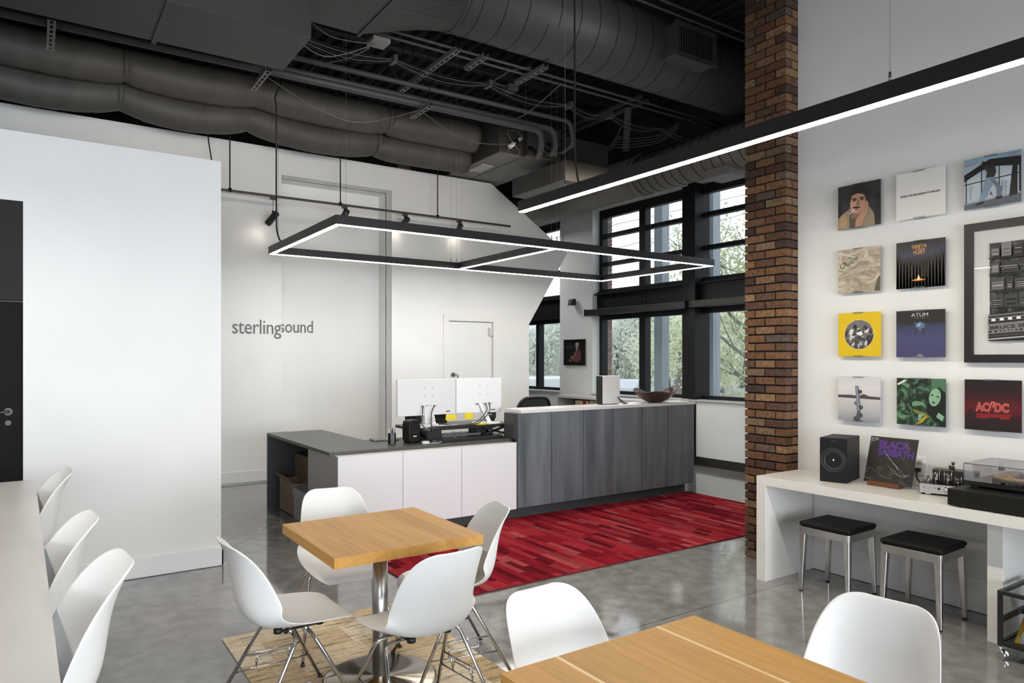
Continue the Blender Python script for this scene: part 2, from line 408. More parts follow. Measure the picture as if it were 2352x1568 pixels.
# bricks laid course by course (one mesh: surface pattern)
brick_m = island('brick', [(0, '#36261f'), (.18, '#4f3526'), (.36, '#6b4a2e'), (.5, '#43302a'), (.64, '#7c5a3a'), (.76, '#5c4030'), (.88, '#84684a'), (1, '#4c413c')], rough=.85, noise=.38, nscale=38, bump=.6)
brick_e = island('brick_outside', [(0, '#7b6660'), (.5, '#93807a'), (1, '#6d5a56')], rough=.85, noise=.2)
mortar = noisy('mortar', [(.3, '#120d0b'), (.7, '#1f1713')], 20, rough=.95)
def brickwork(x0, x1, y0, y1, z1, ch=.0664, bl=.186, jt=.0125, z0=0.):
    q = MB(); n = int((z1 - z0) / ch)
    q.box(x0 + .020, x1 - .004, y0 + .020, y1 - .012, z0, z1, 1)
    rnd = random.Random(4)
    for i in range(n):
        a = z0 + i * ch + jt / 2; c = z0 + (i + 1) * ch - jt / 2
        # long face (towards -x)
        ys = [y0, y0 + bl / 2, y0 + 1.5 * bl, y1] if i % 2 else [y0, y0 + bl, y1]
        for k in range(len(ys) - 1):
            o = rnd.uniform(0, .003)
            e0 = ys[k] + (jt / 2 if k else 0); e1 = ys[k + 1] - (jt / 2 if k < len(ys) - 2 else 0)
            deep = x1 if k == 0 and i % 2 == 0 else x0 + .09
            if k == 0: deep = x0 + (.155 if i % 2 else .075)
            q.box(x0 + o, min(deep, x1), e0, e1, a, c)
        if i % 2 == 0 and x1 - x0 > .1: q.box(x0 + .085, x1, y0 + rnd.uniform(0, .003), y0 + .09, a, c)
    return q
pq = brickwork(4.781, 4.937, 3.300, 3.676, 5.87)
pil = MB(); pil.box(4.935, 5.2, 3.30, 3.676, 0, 5.87, 1); pil.v += []
k = len(pq.v); pq.v += pil.v; pq.f += [tuple(i + k for i in f) for f in pil.f]; pq.m += pil.m; pq.sm += pil.sm
struct(pq, 'brick_pillar', [brick_m, mortar], 'slender brown brick pillar at the end of the record wall')

# window wall
XW = 8.294
lowgrey = noisy('window_wall_paint', [(.35, (.79, .835, .84)), (.65, (.83, .875, .88))], 1.3, rough=.6)
w = MB()
w.box(XW, 8.6, 3.9, 13, 0, .96)
w.box(XW, 8.6, 9.655, 10.60, .96, 4.27)
w.box(XW, 8.6, 3.9, 4.25, .96, 4.27); w.box(XW, 8.6, 12.7, 13, .96, 4.27)
w.box(XW, 8.6, 3.9, 13, 4.27, 4.36)
struct(w, 'wall_window', lowgrey)
struct(MB().box(XW - .002, 8.6, 3.9, 13, 4.36, 5.9), 'wall_window_upper', noisy('soffit_paint', [(.3, (.050, .049, .047)), (.7, (.062, .060, .058))], 2, rough=.7))
struct(MB().box(8.262, 8.45, 4.2, 9.655, .962, .985).box(8.262, 8.45, 10.6, 12.7, .962, .985), 'trim_3', mat('sill_grey', (.52, .52, .52), .4), 'pale grey window sill')
struct(MB().box(8.28, XW, 3.9, 9.0, .002, .127), 'baseboard_window', mat('black_base', (.014, .013, .012), .5))
fm = mat('window_frame_paint', (.012, .013, .016), .5, spec=.25)
def glazing(name, y0, y1, vert, label):
    fr = MB(); gl = MB(); xa, xb = 8.46, 8.57
    for a, c in vert: fr.box(xa, xb, a, c, .985, 4.27); fr.box(xb, xb + .03, a + .012, c - .012, .985, 4.27)
    for a, c in ((4.125, 4.27), (3.767, 3.834), (3.263, 3.328), (2.74, 2.843), (.985, 1.04), (2.30, 2.38)):
        fr.box(xa + .004, xb - .004, y0, y1, a, c)
    o = struct(fr, name, fm, label)
    gl.box(8.52, 8.526, y0 + .02, y1 - .02, 1.0, 4.2)
    g = gl.build('glass_pane', glass, o); g['label'] = 'clear glass'
    return o
glazing('window_1', 4.25, 9.655, [(9.575, 9.655), (8.50, 8.645), (7.33, 7.42), (7.58, 7.66), (6.08, 6.20), (4.25, 4.35)], 'tall black framed window wall behind the reception counter')
glazing('window_2', 10.60, 12.70, [(10.60, 10.68), (11.50, 11.60), (12.62, 12.70)], 'black framed window left of the blue grey column')
# black steel beam across the windows, steel post, roller shade boxes
w = MB()
for y0, y1 in ((4.25, 9.655), (10.60, 12.70)):
    w.box(8.40, 8.46, y0, y1, 2.375, 2.80); w.box(8.335, 8.46, y0, y1, 2.74, 2.765); w.box(8.335, 8.46, y0, y1, 2.375, 2.395)
for y in (8.52, 8.44, 7.38, 7.30):
    for z in (2.55, 2.63): w.cyl((8.40, y, z), (8.385, y, z), .014, 8)
struct(w, 'trim_4', black_steel, 'black steel beam across the window wall')
struct(MB().box(8.27, 8.60, 7.262, 7.40, 0.0, 4.27).box(8.36, 8.60, 7.40, 7.60, 0.0, 4.27), 'trim_5', black_steel, 'black steel post between the window bays')
for y0, y1, l in ((7.36, 9.70, 'dark roller shade box over the left window bay'), (4.5, 7.27, 'dark roller shade box over the window bay beside the brick pillar')):
    c = thing('roller_shade_box', (8.22, (y0 + y1) / 2, 2.37), l, 'roller shade', 'roller shade boxes on the steel beam')
    MB().box(8.15, 8.28, y0, y1, 2.372, 2.475).build('cassette', mat('shade_box', (.022, .021, .020), .5, spec=.3), c, bevel=.006)
    for a_ in (y0 - .006, y1): MB().box(8.14, 8.29, a_, a_ + .006, 2.365, 2.482).build('end_cap', black_plastic, c)
    for a_ in (y0 + .2, y1 - .46): MB().box(8.281, 8.334, a_, a_ + .06, 2.40, 2.46).build('bracket', black_steel, c)

tag(MB().box(4.40, 4.60, 9.46, 9.56, 4.371, 4.46).build('wooden_block', mat('old_timber', (.16, .10, .065), .8)), 'small brown timber block lying on top of the back wall', 'block')
# sensor and the small framed portrait on the column
c = thing('wall_speaker', (8.25, 10.14, 2.60), 'small black loudspeaker high on the blue grey column', 'speaker')
s = MB(); s.prism([(XW - .03, 10.08, 2.585), (XW - .14, 10.09, 2.59), (XW - .11, 10.09, 2.70), (XW - .03, 10.08, 2.71)], (0, .11, 0)); s.build('cabinet', black_plastic, c, bevel=.008)
MB().box(XW - .035, XW, 10.12, 10.16, 2.63, 2.67).build('bracket', black_steel, c)

# ------------------------------------------------------------ outdoors
grass_m = noisy('ground_outside', [(.3, (.26, .27, .22)), (.7, (.42, .42, .38))], .6, rough=.9)
g = MB(); g.add([(8.6, -60, -.3), (8.6, 130, -.3), (14, 130, -.4), (14, -60, -.4), (30, 130, -1.4), (30, -60, -1.4), (170, 130, -1.5), (170, -60, -1.5)], [(0, 3, 2, 1), (2, 3, 5, 4), (4, 5, 7, 6)])
g.add([(-60, 13.2, -.3), (8.6, 13.2, -.3), (8.6, 130, -.3), (-60, 130, -.3)], [(0, 1, 2, 3)])
struct(g, 'ground', grass_m, fixn=False)
pier = brickwork(8.605, 8.72, 9.60, 9.98, 4.5)
struct(pier, 'brick_pier', [brick_e, mat('pale_mortar', (.3, .28, .27), .9)], 'outer brick jamb seen through the window')
post_m = noisy('galvanised_post', [(.3, (.26, .30, .33)), (.7, (.36, .40, .43))], 4, (1, 1, .3), rough=.5)
for y, l in ((10.09, 'grey steel porch post outside, nearer the window centre mullion'), (8.81, 'pale grey steel porch post outside, nearer the brick pillar')):
    c = thing('porch_post', (10.5, y, -.32), l, 'post', 'steel porch posts outside')
    MB().box(10.40, 10.60, y - .11, y + .11, -.28, 5.0).build('shaft', post_m, c)
    MB().box(10.33, 10.67, y - .18, y + .18, -.32, -.28).build('base_plate', post_m, c)

leaf_mats = {}
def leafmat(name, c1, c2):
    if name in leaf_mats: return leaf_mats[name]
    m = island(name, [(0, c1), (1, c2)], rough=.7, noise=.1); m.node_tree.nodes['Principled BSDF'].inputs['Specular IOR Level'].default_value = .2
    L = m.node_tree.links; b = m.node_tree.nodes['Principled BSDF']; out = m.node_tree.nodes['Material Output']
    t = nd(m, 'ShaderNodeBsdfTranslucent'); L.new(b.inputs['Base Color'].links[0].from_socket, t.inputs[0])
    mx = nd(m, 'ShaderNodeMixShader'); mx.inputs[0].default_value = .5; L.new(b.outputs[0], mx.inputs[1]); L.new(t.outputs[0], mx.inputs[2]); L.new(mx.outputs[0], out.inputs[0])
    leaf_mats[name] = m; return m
bark = noisy('bark', [(.3, (.20, .19, .17)), (.7, (.34, .32, .29))], 6, (1, 1, .2), rough=.9)
def tree(loc, h, rad, nleaf, ls, lm, label, seed, base=.25, group='trees beyond the window wall', dens=None):
    R = random.Random(seed); c = thing('tree', loc, label, 'tree', group); L0 = Vector(loc)
    tr = MB(); tips = []
    tr.tube([L0, L0 + Vector((.05 * h * R.uniform(-1, 1), .03 * h, h * .35)), L0 + Vector((.04 * h * R.uniform(-1, 1), 0, h * .75))], lambda i: (.035 * h * (1 - .3 * i)), 8)
    def branch(p, dv, ln, r, lev):
        q = [p]; cur = p.copy(); dd = dv.copy()
        for _ in range(4):
            dd = (dd + Vector((R.uniform(-.35, .35), R.uniform(-.35, .35), R.uniform(-.15, .3)))).normalized(); cur = cur + dd * ln / 4; q.append(cur.copy())
        tr.tube(q, lambda i: r * (1 - .18 * i), 5); tips.extend(q[2:])
        if lev < 2:
            for _ in range(4): branch(R.choice(q[1:]), (dd + Vector((R.uniform(-1, 1), R.uniform(-1, 1), R.uniform(-.4, .7)))).normalized(), ln * .6, r * .5, lev + 1)
    for i in range(9):
        a = i * 2.4 + R.uniform(-.4, .4); z = h * R.uniform(base, .75)
        branch(L0 + Vector((0, 0, z)), Vector((math.cos(a), math.sin(a), R.uniform(.1, .8))).normalized(), rad * R.uniform(.55, .95), .011 * h, 0)
    tr.build('trunk', bark, c)
    lv = MB(); cc = L0 + Vector((0, 0, h * (base + 1) / 2))
    for i in range(nleaf):
        if R.random() < .55:
            t_ = R.choice(tips); s_ = rad * .10; p = t_ + Vector((R.gauss(0, s_), R.gauss(0, s_), R.gauss(0, s_)))
        else:
            a = R.uniform(0, 2 * PI); u = R.uniform(-1, 1); rr = R.uniform(.35, 1) ** .6
            k = math.sqrt(1 - u * u); p = cc + Vector((math.cos(a) * k * rad * rr, math.sin(a) * k * rad * rr, u * h * (1 - base) / 2 * rr))
        n1 = Vector((R.uniform(-1, 1), R.uniform(-1, 1), R.uniform(-1, 1))).normalized(); a1 = n1.orthogonal().normalized(); b1 = n1.cross(a1)
        s = ls * R.uniform(.6, 1.3)
        lv.add([p - a1 * s, p + b1 * s * .5 + n1 * s * .15, p + a1 * s, p - b1 * s * .5 + n1 * s * .15], [(0, 1, 2, 3)])
    o = lv.build('foliage', lm, c, fixn=False); o['kind'] = 'stuff'
    return c
lm1 = leafmat('leaf_near', (.52, .58, .36), (.78, .82, .60)); lm2 = leafmat('leaf_pale', (.74, .77, .68), (.88, .89, .84)); lm3 = leafmat('leaf_yellow', (.74, .77, .54), (.86, .87, .70))  # leaf colours raised to imitate overexposed foliage
def at(u, dep, z=0):
    r = (u - 1176) / 1618 * dep; s, c = math.sin(math.atan(1097.5 / 1618)), math.cos(math.atan(1097.5 / 1618))
    return (s * dep + c * r, c * dep - s * r, z)
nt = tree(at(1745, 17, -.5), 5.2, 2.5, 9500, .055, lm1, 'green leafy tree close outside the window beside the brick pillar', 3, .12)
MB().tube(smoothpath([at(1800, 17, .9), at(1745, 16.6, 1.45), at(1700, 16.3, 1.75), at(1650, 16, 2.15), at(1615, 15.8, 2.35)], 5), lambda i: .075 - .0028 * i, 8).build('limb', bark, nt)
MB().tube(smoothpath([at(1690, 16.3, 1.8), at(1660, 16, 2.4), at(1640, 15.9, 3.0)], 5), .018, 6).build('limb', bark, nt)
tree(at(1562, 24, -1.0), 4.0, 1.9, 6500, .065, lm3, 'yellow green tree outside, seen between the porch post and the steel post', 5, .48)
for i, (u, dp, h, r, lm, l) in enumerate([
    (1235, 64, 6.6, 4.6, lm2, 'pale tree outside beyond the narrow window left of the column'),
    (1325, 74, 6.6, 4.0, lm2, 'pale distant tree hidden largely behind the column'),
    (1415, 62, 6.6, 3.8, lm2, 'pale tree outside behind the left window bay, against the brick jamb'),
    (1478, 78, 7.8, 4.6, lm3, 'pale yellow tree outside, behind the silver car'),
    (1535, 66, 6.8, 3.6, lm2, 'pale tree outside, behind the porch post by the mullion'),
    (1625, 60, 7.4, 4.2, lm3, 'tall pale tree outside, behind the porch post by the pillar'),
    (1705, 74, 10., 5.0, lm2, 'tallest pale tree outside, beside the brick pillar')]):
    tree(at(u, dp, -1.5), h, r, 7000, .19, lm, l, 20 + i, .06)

def car(loc, rz, kind, col, label, cat='car'):
    c = thing(cat if cat == 'van' else 'car', loc, label, cat, rz=rz); cm = mat('car_paint_' + kind, col, .25, .1, coat=.6)
    if kind == 'van':
        body = [(-2.7, .35), (2.75, .35), (2.8, 1.0), (2.3, 1.35), (1.75, 2.15), (1.3, 2.35), (-2.7, 2.35)]; win = [(1.35, 1.4), (2.1, 1.4), (1.7, 2.0), (1.35, 2.05)]; w_ = 1.0
    else:
        body = [(-2.3, .35), (2.3, .35), (2.35, .85), (2.2, 1.0), (1.15, 1.12), (.55, 1.68), (-1.9, 1.70), (-2.28, 1.1)]; win = [(-1.85, 1.15), (1.0, 1.15), (.48, 1.6), (-1.75, 1.62)]; w_ = .93
    b = MB(); b.prism([(x, -w_, z) for x, z in body], (0, 2 * w_, 0)); b.build('body', cm, c, bevel=.09, local=True)
    g_ = MB()
    for s in (-1, 1): g_.prism([(x, s * (w_ + .004), z) for x, z in win], (0, s * .01, 0))
    g_.build('window', mat('car_glass', (.25, .30, .33), .1), c, local=True)
    if kind == 'van': MB().prism([(1.80, -.85, 2.10), (1.80, .85, 2.10), (2.27, .85, 1.40), (2.27, -.85, 1.40)], (.03, 0, .02)).build('windscreen', mat('car_glass', (.25, .30, .33), .1), c, local=True)
    pr = MB()
    for x in (-1.05, -.1): 
        for s in (-1, 1): pr.box(x, x + .07, s * (w_ + .015) - .004, s * (w_ + .015) + .004, 1.12, 1.66)
    if kind != 'van': pr.build('pillar_trim', cm, c, local=True)
    wb_ = 1.45 if kind != 'van' else 1.75
    for x in (-wb_, wb_):
        for s in (-1, 1):
            q = MB(); q.cyl((x, s * (w_ - .18), .36), (x, s * (w_ + .03), .36), .36, 20); wh = q.build('wheel', mat('tyre', (.03, .03, .03), .8), c, local=True)
            q = MB(); q.cyl((x, s * (w_ + .03), .36), (x, s * (w_ + .045), .36), .22, 16); q.build('hubcap', mat('hub', (.4, .4, .4), .3, .8), wh, local=True)
    li = MB()
    for s in (-1, 1): li.box(2.3 if kind != 'van' else 2.76, 2.38 if kind != 'van' else 2.82, s * .75 - .15, s * .75 + .15, .72, .86)
    li.build('headlight', mat('headlight', (.7, .7, .65), .2), c, local=True)
    return c
RZ = -math.atan(1097.5 / 1618)
car(at(1472, 50, -1.5), RZ + .85, 'suv', (.58, .59, .60), 'silver estate car parked outside in front of the trees')
car(at(1606, 53, -1.5), RZ + .8, 'dark', (.08, .085, .09), 'dark car parked outside beside the white canopy')
car(at(1232, 27, -1.42), RZ + .5, 'van', (.86, .86, .86), 'white van parked outside the narrow window', 'van')
ct = thing('canopy_tent', at(1556, 57, -1.5), 'white peaked canopy tent outside above the dark car', 'tent'); tx, ty, _ = at(1556, 57)
q = MB(); q.add([(tx - 1.5, ty - 1.5, .9), (tx + 1.5, ty - 1.5, .9), (tx + 1.5, ty + 1.5, .9), (tx - 1.5, ty + 1.5, .9), (tx, ty, 1.9)], [(0, 1, 4), (1, 2, 4), (2, 3, 4), (3, 0, 4)])
q.box(tx - 1.5, tx + 1.5, ty - 1.5, ty + 1.5, .68, .9); q.build('roof', mat('tent', (.85, .83, .76), .7), ct)
for sx in (-1, 1):
    for sy in (-1, 1): MB().cyl((tx + sx * 1.4, ty + sy * 1.4, -1.5), (tx + sx * 1.4, ty + sy * 1.4, .7), .03, 8).build('leg', mat('hub', (.4, .4, .4)), ct)
bl = thing('low_building', at(1245, 84, -1.5), 'low white building with a tan roof band across the car park', 'building'); bx, by, _ = at(1245, 84)
MB().box(-11, 11, -3, 3, 0, 2.95, M=Matrix.Translation((bx, by, -1.5)) @ Matrix.Rotation(RZ, 4, 'Z')).build('wall', mat('building_white', (.80, .79, .76), .8), bl)
MB().box(-11.2, 11.2, -3.3, 3.3, 2.95, 4.3, M=Matrix.Translation((bx, by, -1.5)) @ Matrix.Rotation(RZ, 4, 'Z')).build('roof', mat('tan_band', (.70, .56, .45), .8), bl)
for x in (-6, -3, 0, 3, 6): MB().box(x - .6, x + .6, -3.04, -3, .9, 2.0, M=Matrix.Translation((bx, by, -1.5)) @ Matrix.Rotation(RZ, 4, 'Z')).build('window', mat('car_glass'), bl)
for u0, v0, u1, v1 in ((1385, 515, 1760, 428), (1390, 570, 1760, 470)):
    a_ = Vector(at(u0, 25, 1.6 + (824 - v0) / 1618 * 25)); b_ = Vector(at(u1, 25, 1.6 + (824 - v1) / 1618 * 25)); m_ = (a_ + b_) / 2 - Vector((0, 0, .12))
    a2 = a_ + (a_ - b_) * 1.5; b2 = b_ + (b_ - a_) * 1.5
    tag(MB().tube(smoothpath([a2, m_, b2], 8), .012, 5).build('power_line', mat('line_grey', (.35, .37, .4), .6)), 'overhead power line crossing the sky, %s of the two' % ('higher' if v0 == 515 else 'lower'), 'cable', 'power lines')
# ------------------------------------------------------------ lamps
led_cool = mat('led_diffuser', (1, 1, 1), .5, emit=62.0, ecol=(1.0, .95, .875))
led_warm = mat('led_diffuser_warm', (1, 1, 1), .5, emit=92.0, ecol=(1.0, .91, .75))
ZL = 2.80; HL = .088; WL = .062
RX0, RX1, RXM = 2.225, 7.29, 4.72; RY0, RY1 = 6.075, 8.265
lamp = thing('pendant_light', ((RX0 + RX1) / 2, (RY0 + RY1) / 2, ZL), 'black rectangular LED frame light with a middle bar, hung over the reception desk', 'pendant light')
def rail(x0, x1, y0, y1, l=None):
    MB().box(x0, x1, y0, y1, ZL + .004, ZL + HL).build('rail', black_alu, lamp, bevel=.0015)
rail(RX0, RX1, RY0, RY0 + WL); rail(RX0, RX1, RY1 - WL, RY1)
rail(RX0, RX0 + WL, RY0 + WL, RY1 - WL); rail(RX1 - WL, RX1, RY0 + WL, RY1 - WL); rail(RXM - WL / 2, RXM + WL / 2, RY0 + WL, RY1 - WL)
e = .012
def strip(x0, x1, y0, y1):
    MB().box(x0, x1, y0, y1, ZL, ZL + .0042).build('led_strip', led_cool, lamp)
strip(RX0 + e, RX1 - e, RY0 + e, RY0 + WL - e); strip(RX0 + e, RX1 - e, RY1 - WL + e, RY1 - e)
strip(RX0 + e, RX0 + WL - e, RY0 + WL, RY1 - WL); strip(RX1 - WL + e, RX1 - e, RY0 + WL, RY1 - WL); strip(RXM - WL / 2 + e, RXM + WL / 2 - e, RY0 + WL, RY1 - WL)
for x, y in ((2.33, RY0 + .03), (4.66, RY0 + .03), (4.735, RY0 + .03), (4.82, RY0 + .03), (7.15, RY0 + .03), (2.33, RY1 - .03), (4.60, RY1 - .03), (4.69, RY1 - .03), (4.77, RY1 - .03), (7.15, RY1 - .03)):
    MB().cyl((x, y, ZL + HL), (x, y, ZL + HL + .05), .005, 8).build('cable_grip', mat('grip', (.3, .3, .3), .3, .8), lamp)
    zt = 5.87 if y > 7 else (4.72 if x > 2.5 else 4.545)
    MB().cyl((x, y, ZL + HL + .05), (x, y, zt), .0011, 5).build('suspension_cable', wire_grey, lamp)
MB().tube(smoothpath([(2.25, 7.85, ZL + HL), (2.222, 7.88, 2.98), (2.21, 7.885, 3.2), (2.21, 7.885, 4.3), (2.22, 7.9, 4.55), (2.5, 7.95, 5.1), (2.6, 8, 5.87)], 6), .009, 8).build('power_cord', black_cord, lamp)

BX = 3.275
lamp2 = thing('linear_pendant_light', (BX, 2.0, ZL), 'long black linear LED light running past the brick pillar, glowing warm below', 'pendant light')
MB().box(BX, BX + .060, -1.2, 4.74, ZL + .004, ZL + HL).build('rail', black_alu, lamp2, bevel=.0015)
MB().box(BX + .004, BX + .056, -1.195, 4.735, ZL, ZL + .0042).build('led_strip', led_warm, lamp2)
MB().tube(smoothpath([(BX + .03, 4.0, ZL + HL), (BX + .03, 4.02, 2.96), (BX + .035, 4.05, 3.15), (BX + .04, 4.06, 3.6), (BX + .04, 4.06, 5.87)], 6), .007, 8).build('power_cord', black_cord, lamp2)
for y in (4.16, 1.73, -.6):
    MB().cyl((BX + .03, y, ZL + HL), (BX + .03, y, ZL + HL + .05), .006, 8).build('cable_grip', mat('grip', (.3, .3, .3), .3, .8), lamp2)
    MB().cyl((BX + .03, y, ZL + HL + .05), (BX + .03, y, 5.87), .0013, 5).build('suspension_cable', wire_grey, lamp2)

# track with its drop rods and four spots, each a thing
ZT = 3.668; YT = 9.12
tr = thing('light_track', (3.8, YT, ZT), 'black lighting track hung on rods before the back wall', 'light track')
MB().box(.6, 6.15, YT - .018, YT + .018, ZT - .012, ZT + .014).build('track_bar', black_alu, tr)
for x in (1.992, 3.402, 4.874):
    MB().cyl((x, YT, ZT + .014), (x, YT, 5.87), .008, 8).build('drop_rod', black_steel, tr)
    MB().cyl((x, YT, ZT - .014), (x, YT, ZT + .03), .024, 12).build('clamp', black_steel, tr)
def spot(x, aim, label, lit, hang=0.):
    o = thing('track_spotlight', (x, YT, ZT - .02), label, 'spotlight', 'spotlights on the black track')
    z = ZT - .014; MB().box(x - .035, x + .035, YT - .019, YT + .019, z - .03, z).build('adapter', black_plastic, o)
    z -= .03
    if hang:
        MB().cyl((x, YT, z), (x, YT, z - hang), .004, 6).build('stem', mat('grip'), o); z -= hang
    q = MB(); q.cyl((x, YT, z), (x, YT, z - .06), .014, 8); q.build('swivel', black_steel, o)
    a = Vector(aim).normalized(); c = Vector((x, YT, z - .085))
    p0 = c - a * .075; p1 = c + a * .115
    m = MB(); m.cyl(p0, p1, .043, 20, caps=False); m.cyl(p0, p0 - a * .012, .043, 20, r2=.03); m.cyl(p1 - a * .018, p1 - a * .016, .041, 20); m.build('lamp_head', black_alu, o)
    q = MB(); q.cyl(p1 - a * .016, p1 - a * .012, .038, 20); q.build('lens', mat('spot_lens', (1, 1, 1), .4, emit=14 if lit else 2.5, ecol=(1, .9, .75)), o)
    if not hang: MB().tube(fillet([c + Vector((.05, 0, 0)), c + Vector((.05, 0, .06)), (x, YT, z - .0), ], .02), .004, 6).build('yoke', black_steel, o)
    ld = bpy.data.lights.new('spot_beam', 'SPOT'); ld.energy = .8; ld.spot_size = 1.5; ld.spot_blend = .8; ld.color = (1, .87, .70); ld.shadow_soft_size = .03
    lo = bpy.data.objects.new('spot_beam', ld); COL.objects.link(lo); lo.parent = o; lo.location = p1 + a * .02 - Vector((x, YT, ZT - .02)); lo.rotation_euler = a.to_track_quat('-Z', 'Y').to_euler()
spot(2.513, (-.42, .62, -.66), 'black spotlight hanging low on a stem at the left of the track, its lens lit', True, .14)
spot(3.461, (-.1, .78, -.55), 'black track spotlight just above the corner of the rectangular light', False)
spot(4.351, (-.15, .8, -.5), 'black track spotlight, second from the right end of the track', False)
spot(5.239, (.2, .8, -.5), 'black track spotlight nearest the right end of the track', False)
# warmth on the upper back wall comes from an added fill light
# ------------------------------------------------------------ ceiling services
def spiral_duct(name, p0, p1, r, label, seams, dd, group=None, mt=None):
    c = thing(name, p0, label, 'duct', group); p0 = Vector(p0); p1 = Vector(p1); d = (p1 - p0); L = d.length; d.normalize()
    b = MB(); b.cyl(p0, p1, r, 64, caps=True); b.build('pipe', mt or duct_paint, c)
    a = d.orthogonal().normalized(); q = d.cross(a); s = MB(); n = int(L / seams); lead = seams * .45
    for i in range(n):
        pts = [p0 + d * (seams * (i + .3) + lead * (k / 24)) + (a * math.cos(2 * PI * k / 24 + i) + q * math.sin(2 * PI * k / 24 + i)) * (r + .001) for k in range(25)]
        s.tube(pts, .0065, 4, caps=False)
    s.build('seam', mat('seam_dark', (.018, .018, .018), .6), c)
    return c
DY, DZ, DR = 5.86, 5.14, .405
du = spiral_duct('spiral_duct', (3.30, DY, DZ), (8.2, DY, DZ), DR, 'large dark grey spiral duct crossing the ceiling toward the brick pillar', .27, 1)
def register(parent, x, y, z, w, h, nm='diffuser', n=14):
    b = MB(); b.box(x - w / 2, x + w / 2, y, y + .26, z - h / 2, z + h / 2); o = b.build(nm, duct_paint, parent, bevel=.004)
    f = MB(); t = .035
    f.box(x - w / 2 - .02, x + w / 2 + .02, y - .012, y, z + h / 2 - t, z + h / 2 + .02); f.box(x - w / 2 - .02, x + w / 2 + .02, y - .012, y, z - h / 2 - .02, z - h / 2 + t)
    f.box(x - w / 2 - .02, x - w / 2 + t, y - .012, y, z - h / 2 + t, z + h / 2 - t); f.box(x + w / 2 - t, x + w / 2 + .02, y - .012, y, z - h / 2 + t, z + h / 2 - t)
    f.build('grille_frame', duct_paint, o)
    g = MB(); g.box(x - w / 2 + t, x + w / 2 - t, y - .004, y - .002, z - h / 2 + t, z + h / 2 - t, 1)
    for i in range(n):
        xx = x - w / 2 + t + (w - 2 * t) * (i + .5) / n; g.box(xx - .004, xx + .004, y - .012, y - .004, z - h / 2 + t, z + h / 2 - t)
    g.build('grille', [duct_paint, mat('void_black', (.006, .006, .006), .9)], o)
register(du, 6.05, 5.30, 5.074, .625, .345); register(du, 3.777, 5.30, 5.25, .625, .345)
# rectangular trunk duct that turns round
td = thing('trunk_duct', (1.0, 5.55, 4.55), 'rectangular sheet metal duct joining the large spiral duct', 'duct')
panel_m = noisy('panel_duct_paint', [(.3, (.050, .048, .046)), (.7, (.060, .058, .055))], 2, rough=.55)
MB().box(-2.0, 2.45, 5.2, 6.10, 4.555, 5.5).build('casing', panel_m, td, bevel=.004)
vs = []; n = 32
for k in range(n):
    a = 2 * PI * k / n + PI / 4; ca, sa = math.cos(a), math.sin(a); m_ = max(abs(ca), abs(sa))
    vs.append((2.45, 5.65 + .45 * ca / m_, 5.03 + .47 * sa / m_)); vs.append((3.30, DY + DR * ca, DZ + DR * sa))
MB().add(vs, [(2 * i, 2 * ((i + 1) % n), 2 * ((i + 1) % n) + 1, 2 * i + 1) for i in range(n)]).build('transition', panel_m, td)
MB().box(2.435, 2.465, 5.185, 6.115, 4.54, 5.515).build('flange', panel_m, td); MB().box(.9, .93, 5.185, 6.115, 4.54, 5.515).build('flange', panel_m, td)
MB().cyl((3.28, DY, DZ), (3.32, DY, DZ), DR + .012, 48).build('collar', panel_m, td)
# wide flat duct at the upper left
fd = thing('flat_duct', (0, 6.0, 4.2), 'wide flat dark grey duct over the white partition', 'duct')
for x0, x1 in ((-3.6, -.62), (-.60, .80), (.82, 1.86)): MB().box(x0, x1, 5.64, 6.42, 4.20, 4.50).build('casing', panel_m, fd, bevel=.003)
for x in (.81, -.61): MB().box(x - .018, x + .018, 5.62, 6.44, 4.185, 4.52).build('flange', panel_m, fd)
for x in (1.2, -.2, -1.6):
    for y in (6.20, 6.40): MB().cyl((x, y, 4.50), (x, y, 5.87), .006, 6).build('hanger_rod', black_steel, fd)

# insulated flexible ducts that sag between straps
wrap_m = noisy('duct_wrap', [(.3, (.060, .057, .053)), (.7, (.080, .076, .070))], 2.2, (3.5, 1, 1), rough=.6, bump=.6, detail=5, dist=.25)
STR = ()
def flex(y, z, r, x0, x1, label, ph, sag):
    c = thing('flex_duct', (x0, y, z), label, 'duct', 'insulated flexible ducts'); R = random.Random(int(y * 100)); st = []; pts = []; rad = []
    xs = x0; step = .05; straps = [q for q in STR if x0 < q < x1]
    while xs < x1:
        dn = min([abs(xs - q) for q in straps] + [9]); k = min(1, dn / .28)
        nxt = [q for q in straps if q >= xs]; prv = [q for q in straps if q < xs]
        if nxt and prv: t = (xs - prv[-1]) / (nxt[0] - prv[-1]); s_ = math.sin(PI * t)
        else: s_ = .5
        pts.append((xs, y + .02 * math.sin(xs * 2.1 + ph), z - sag * s_)); rad.append(r * (.80 + .20 * math.sqrt(k)) * (1 + .018 * R.uniform(-1, 1))); xs += step
    m = MB(); m.tube(pts, lambda i: rad[i], 28); o = m.build('insulation', wrap_m, c)
    for q in straps:
        MB().cyl((q - .03, y, z), (q + .03, y, z), r * .815, 28).build('strap', wrap_m, c)
        MB().cyl((q, y + .01, z + r * .7), (q, y + .01, 5.87), .004, 6).build('hanger_wire', black_steel, c)
STR = (-.75, .80, 2.12, 3.80)
flex(8.47, 4.705, .201, -2.2, 5.10, 'upper insulated flexible duct sagging toward the air handler box', 0, .035)
STR = (-.75, .78, 2.12, 3.80)
flex(8.82, 4.50, .188, -2.2, 5.18, 'lower insulated flexible duct sagging just above the back wall', .05, .09)

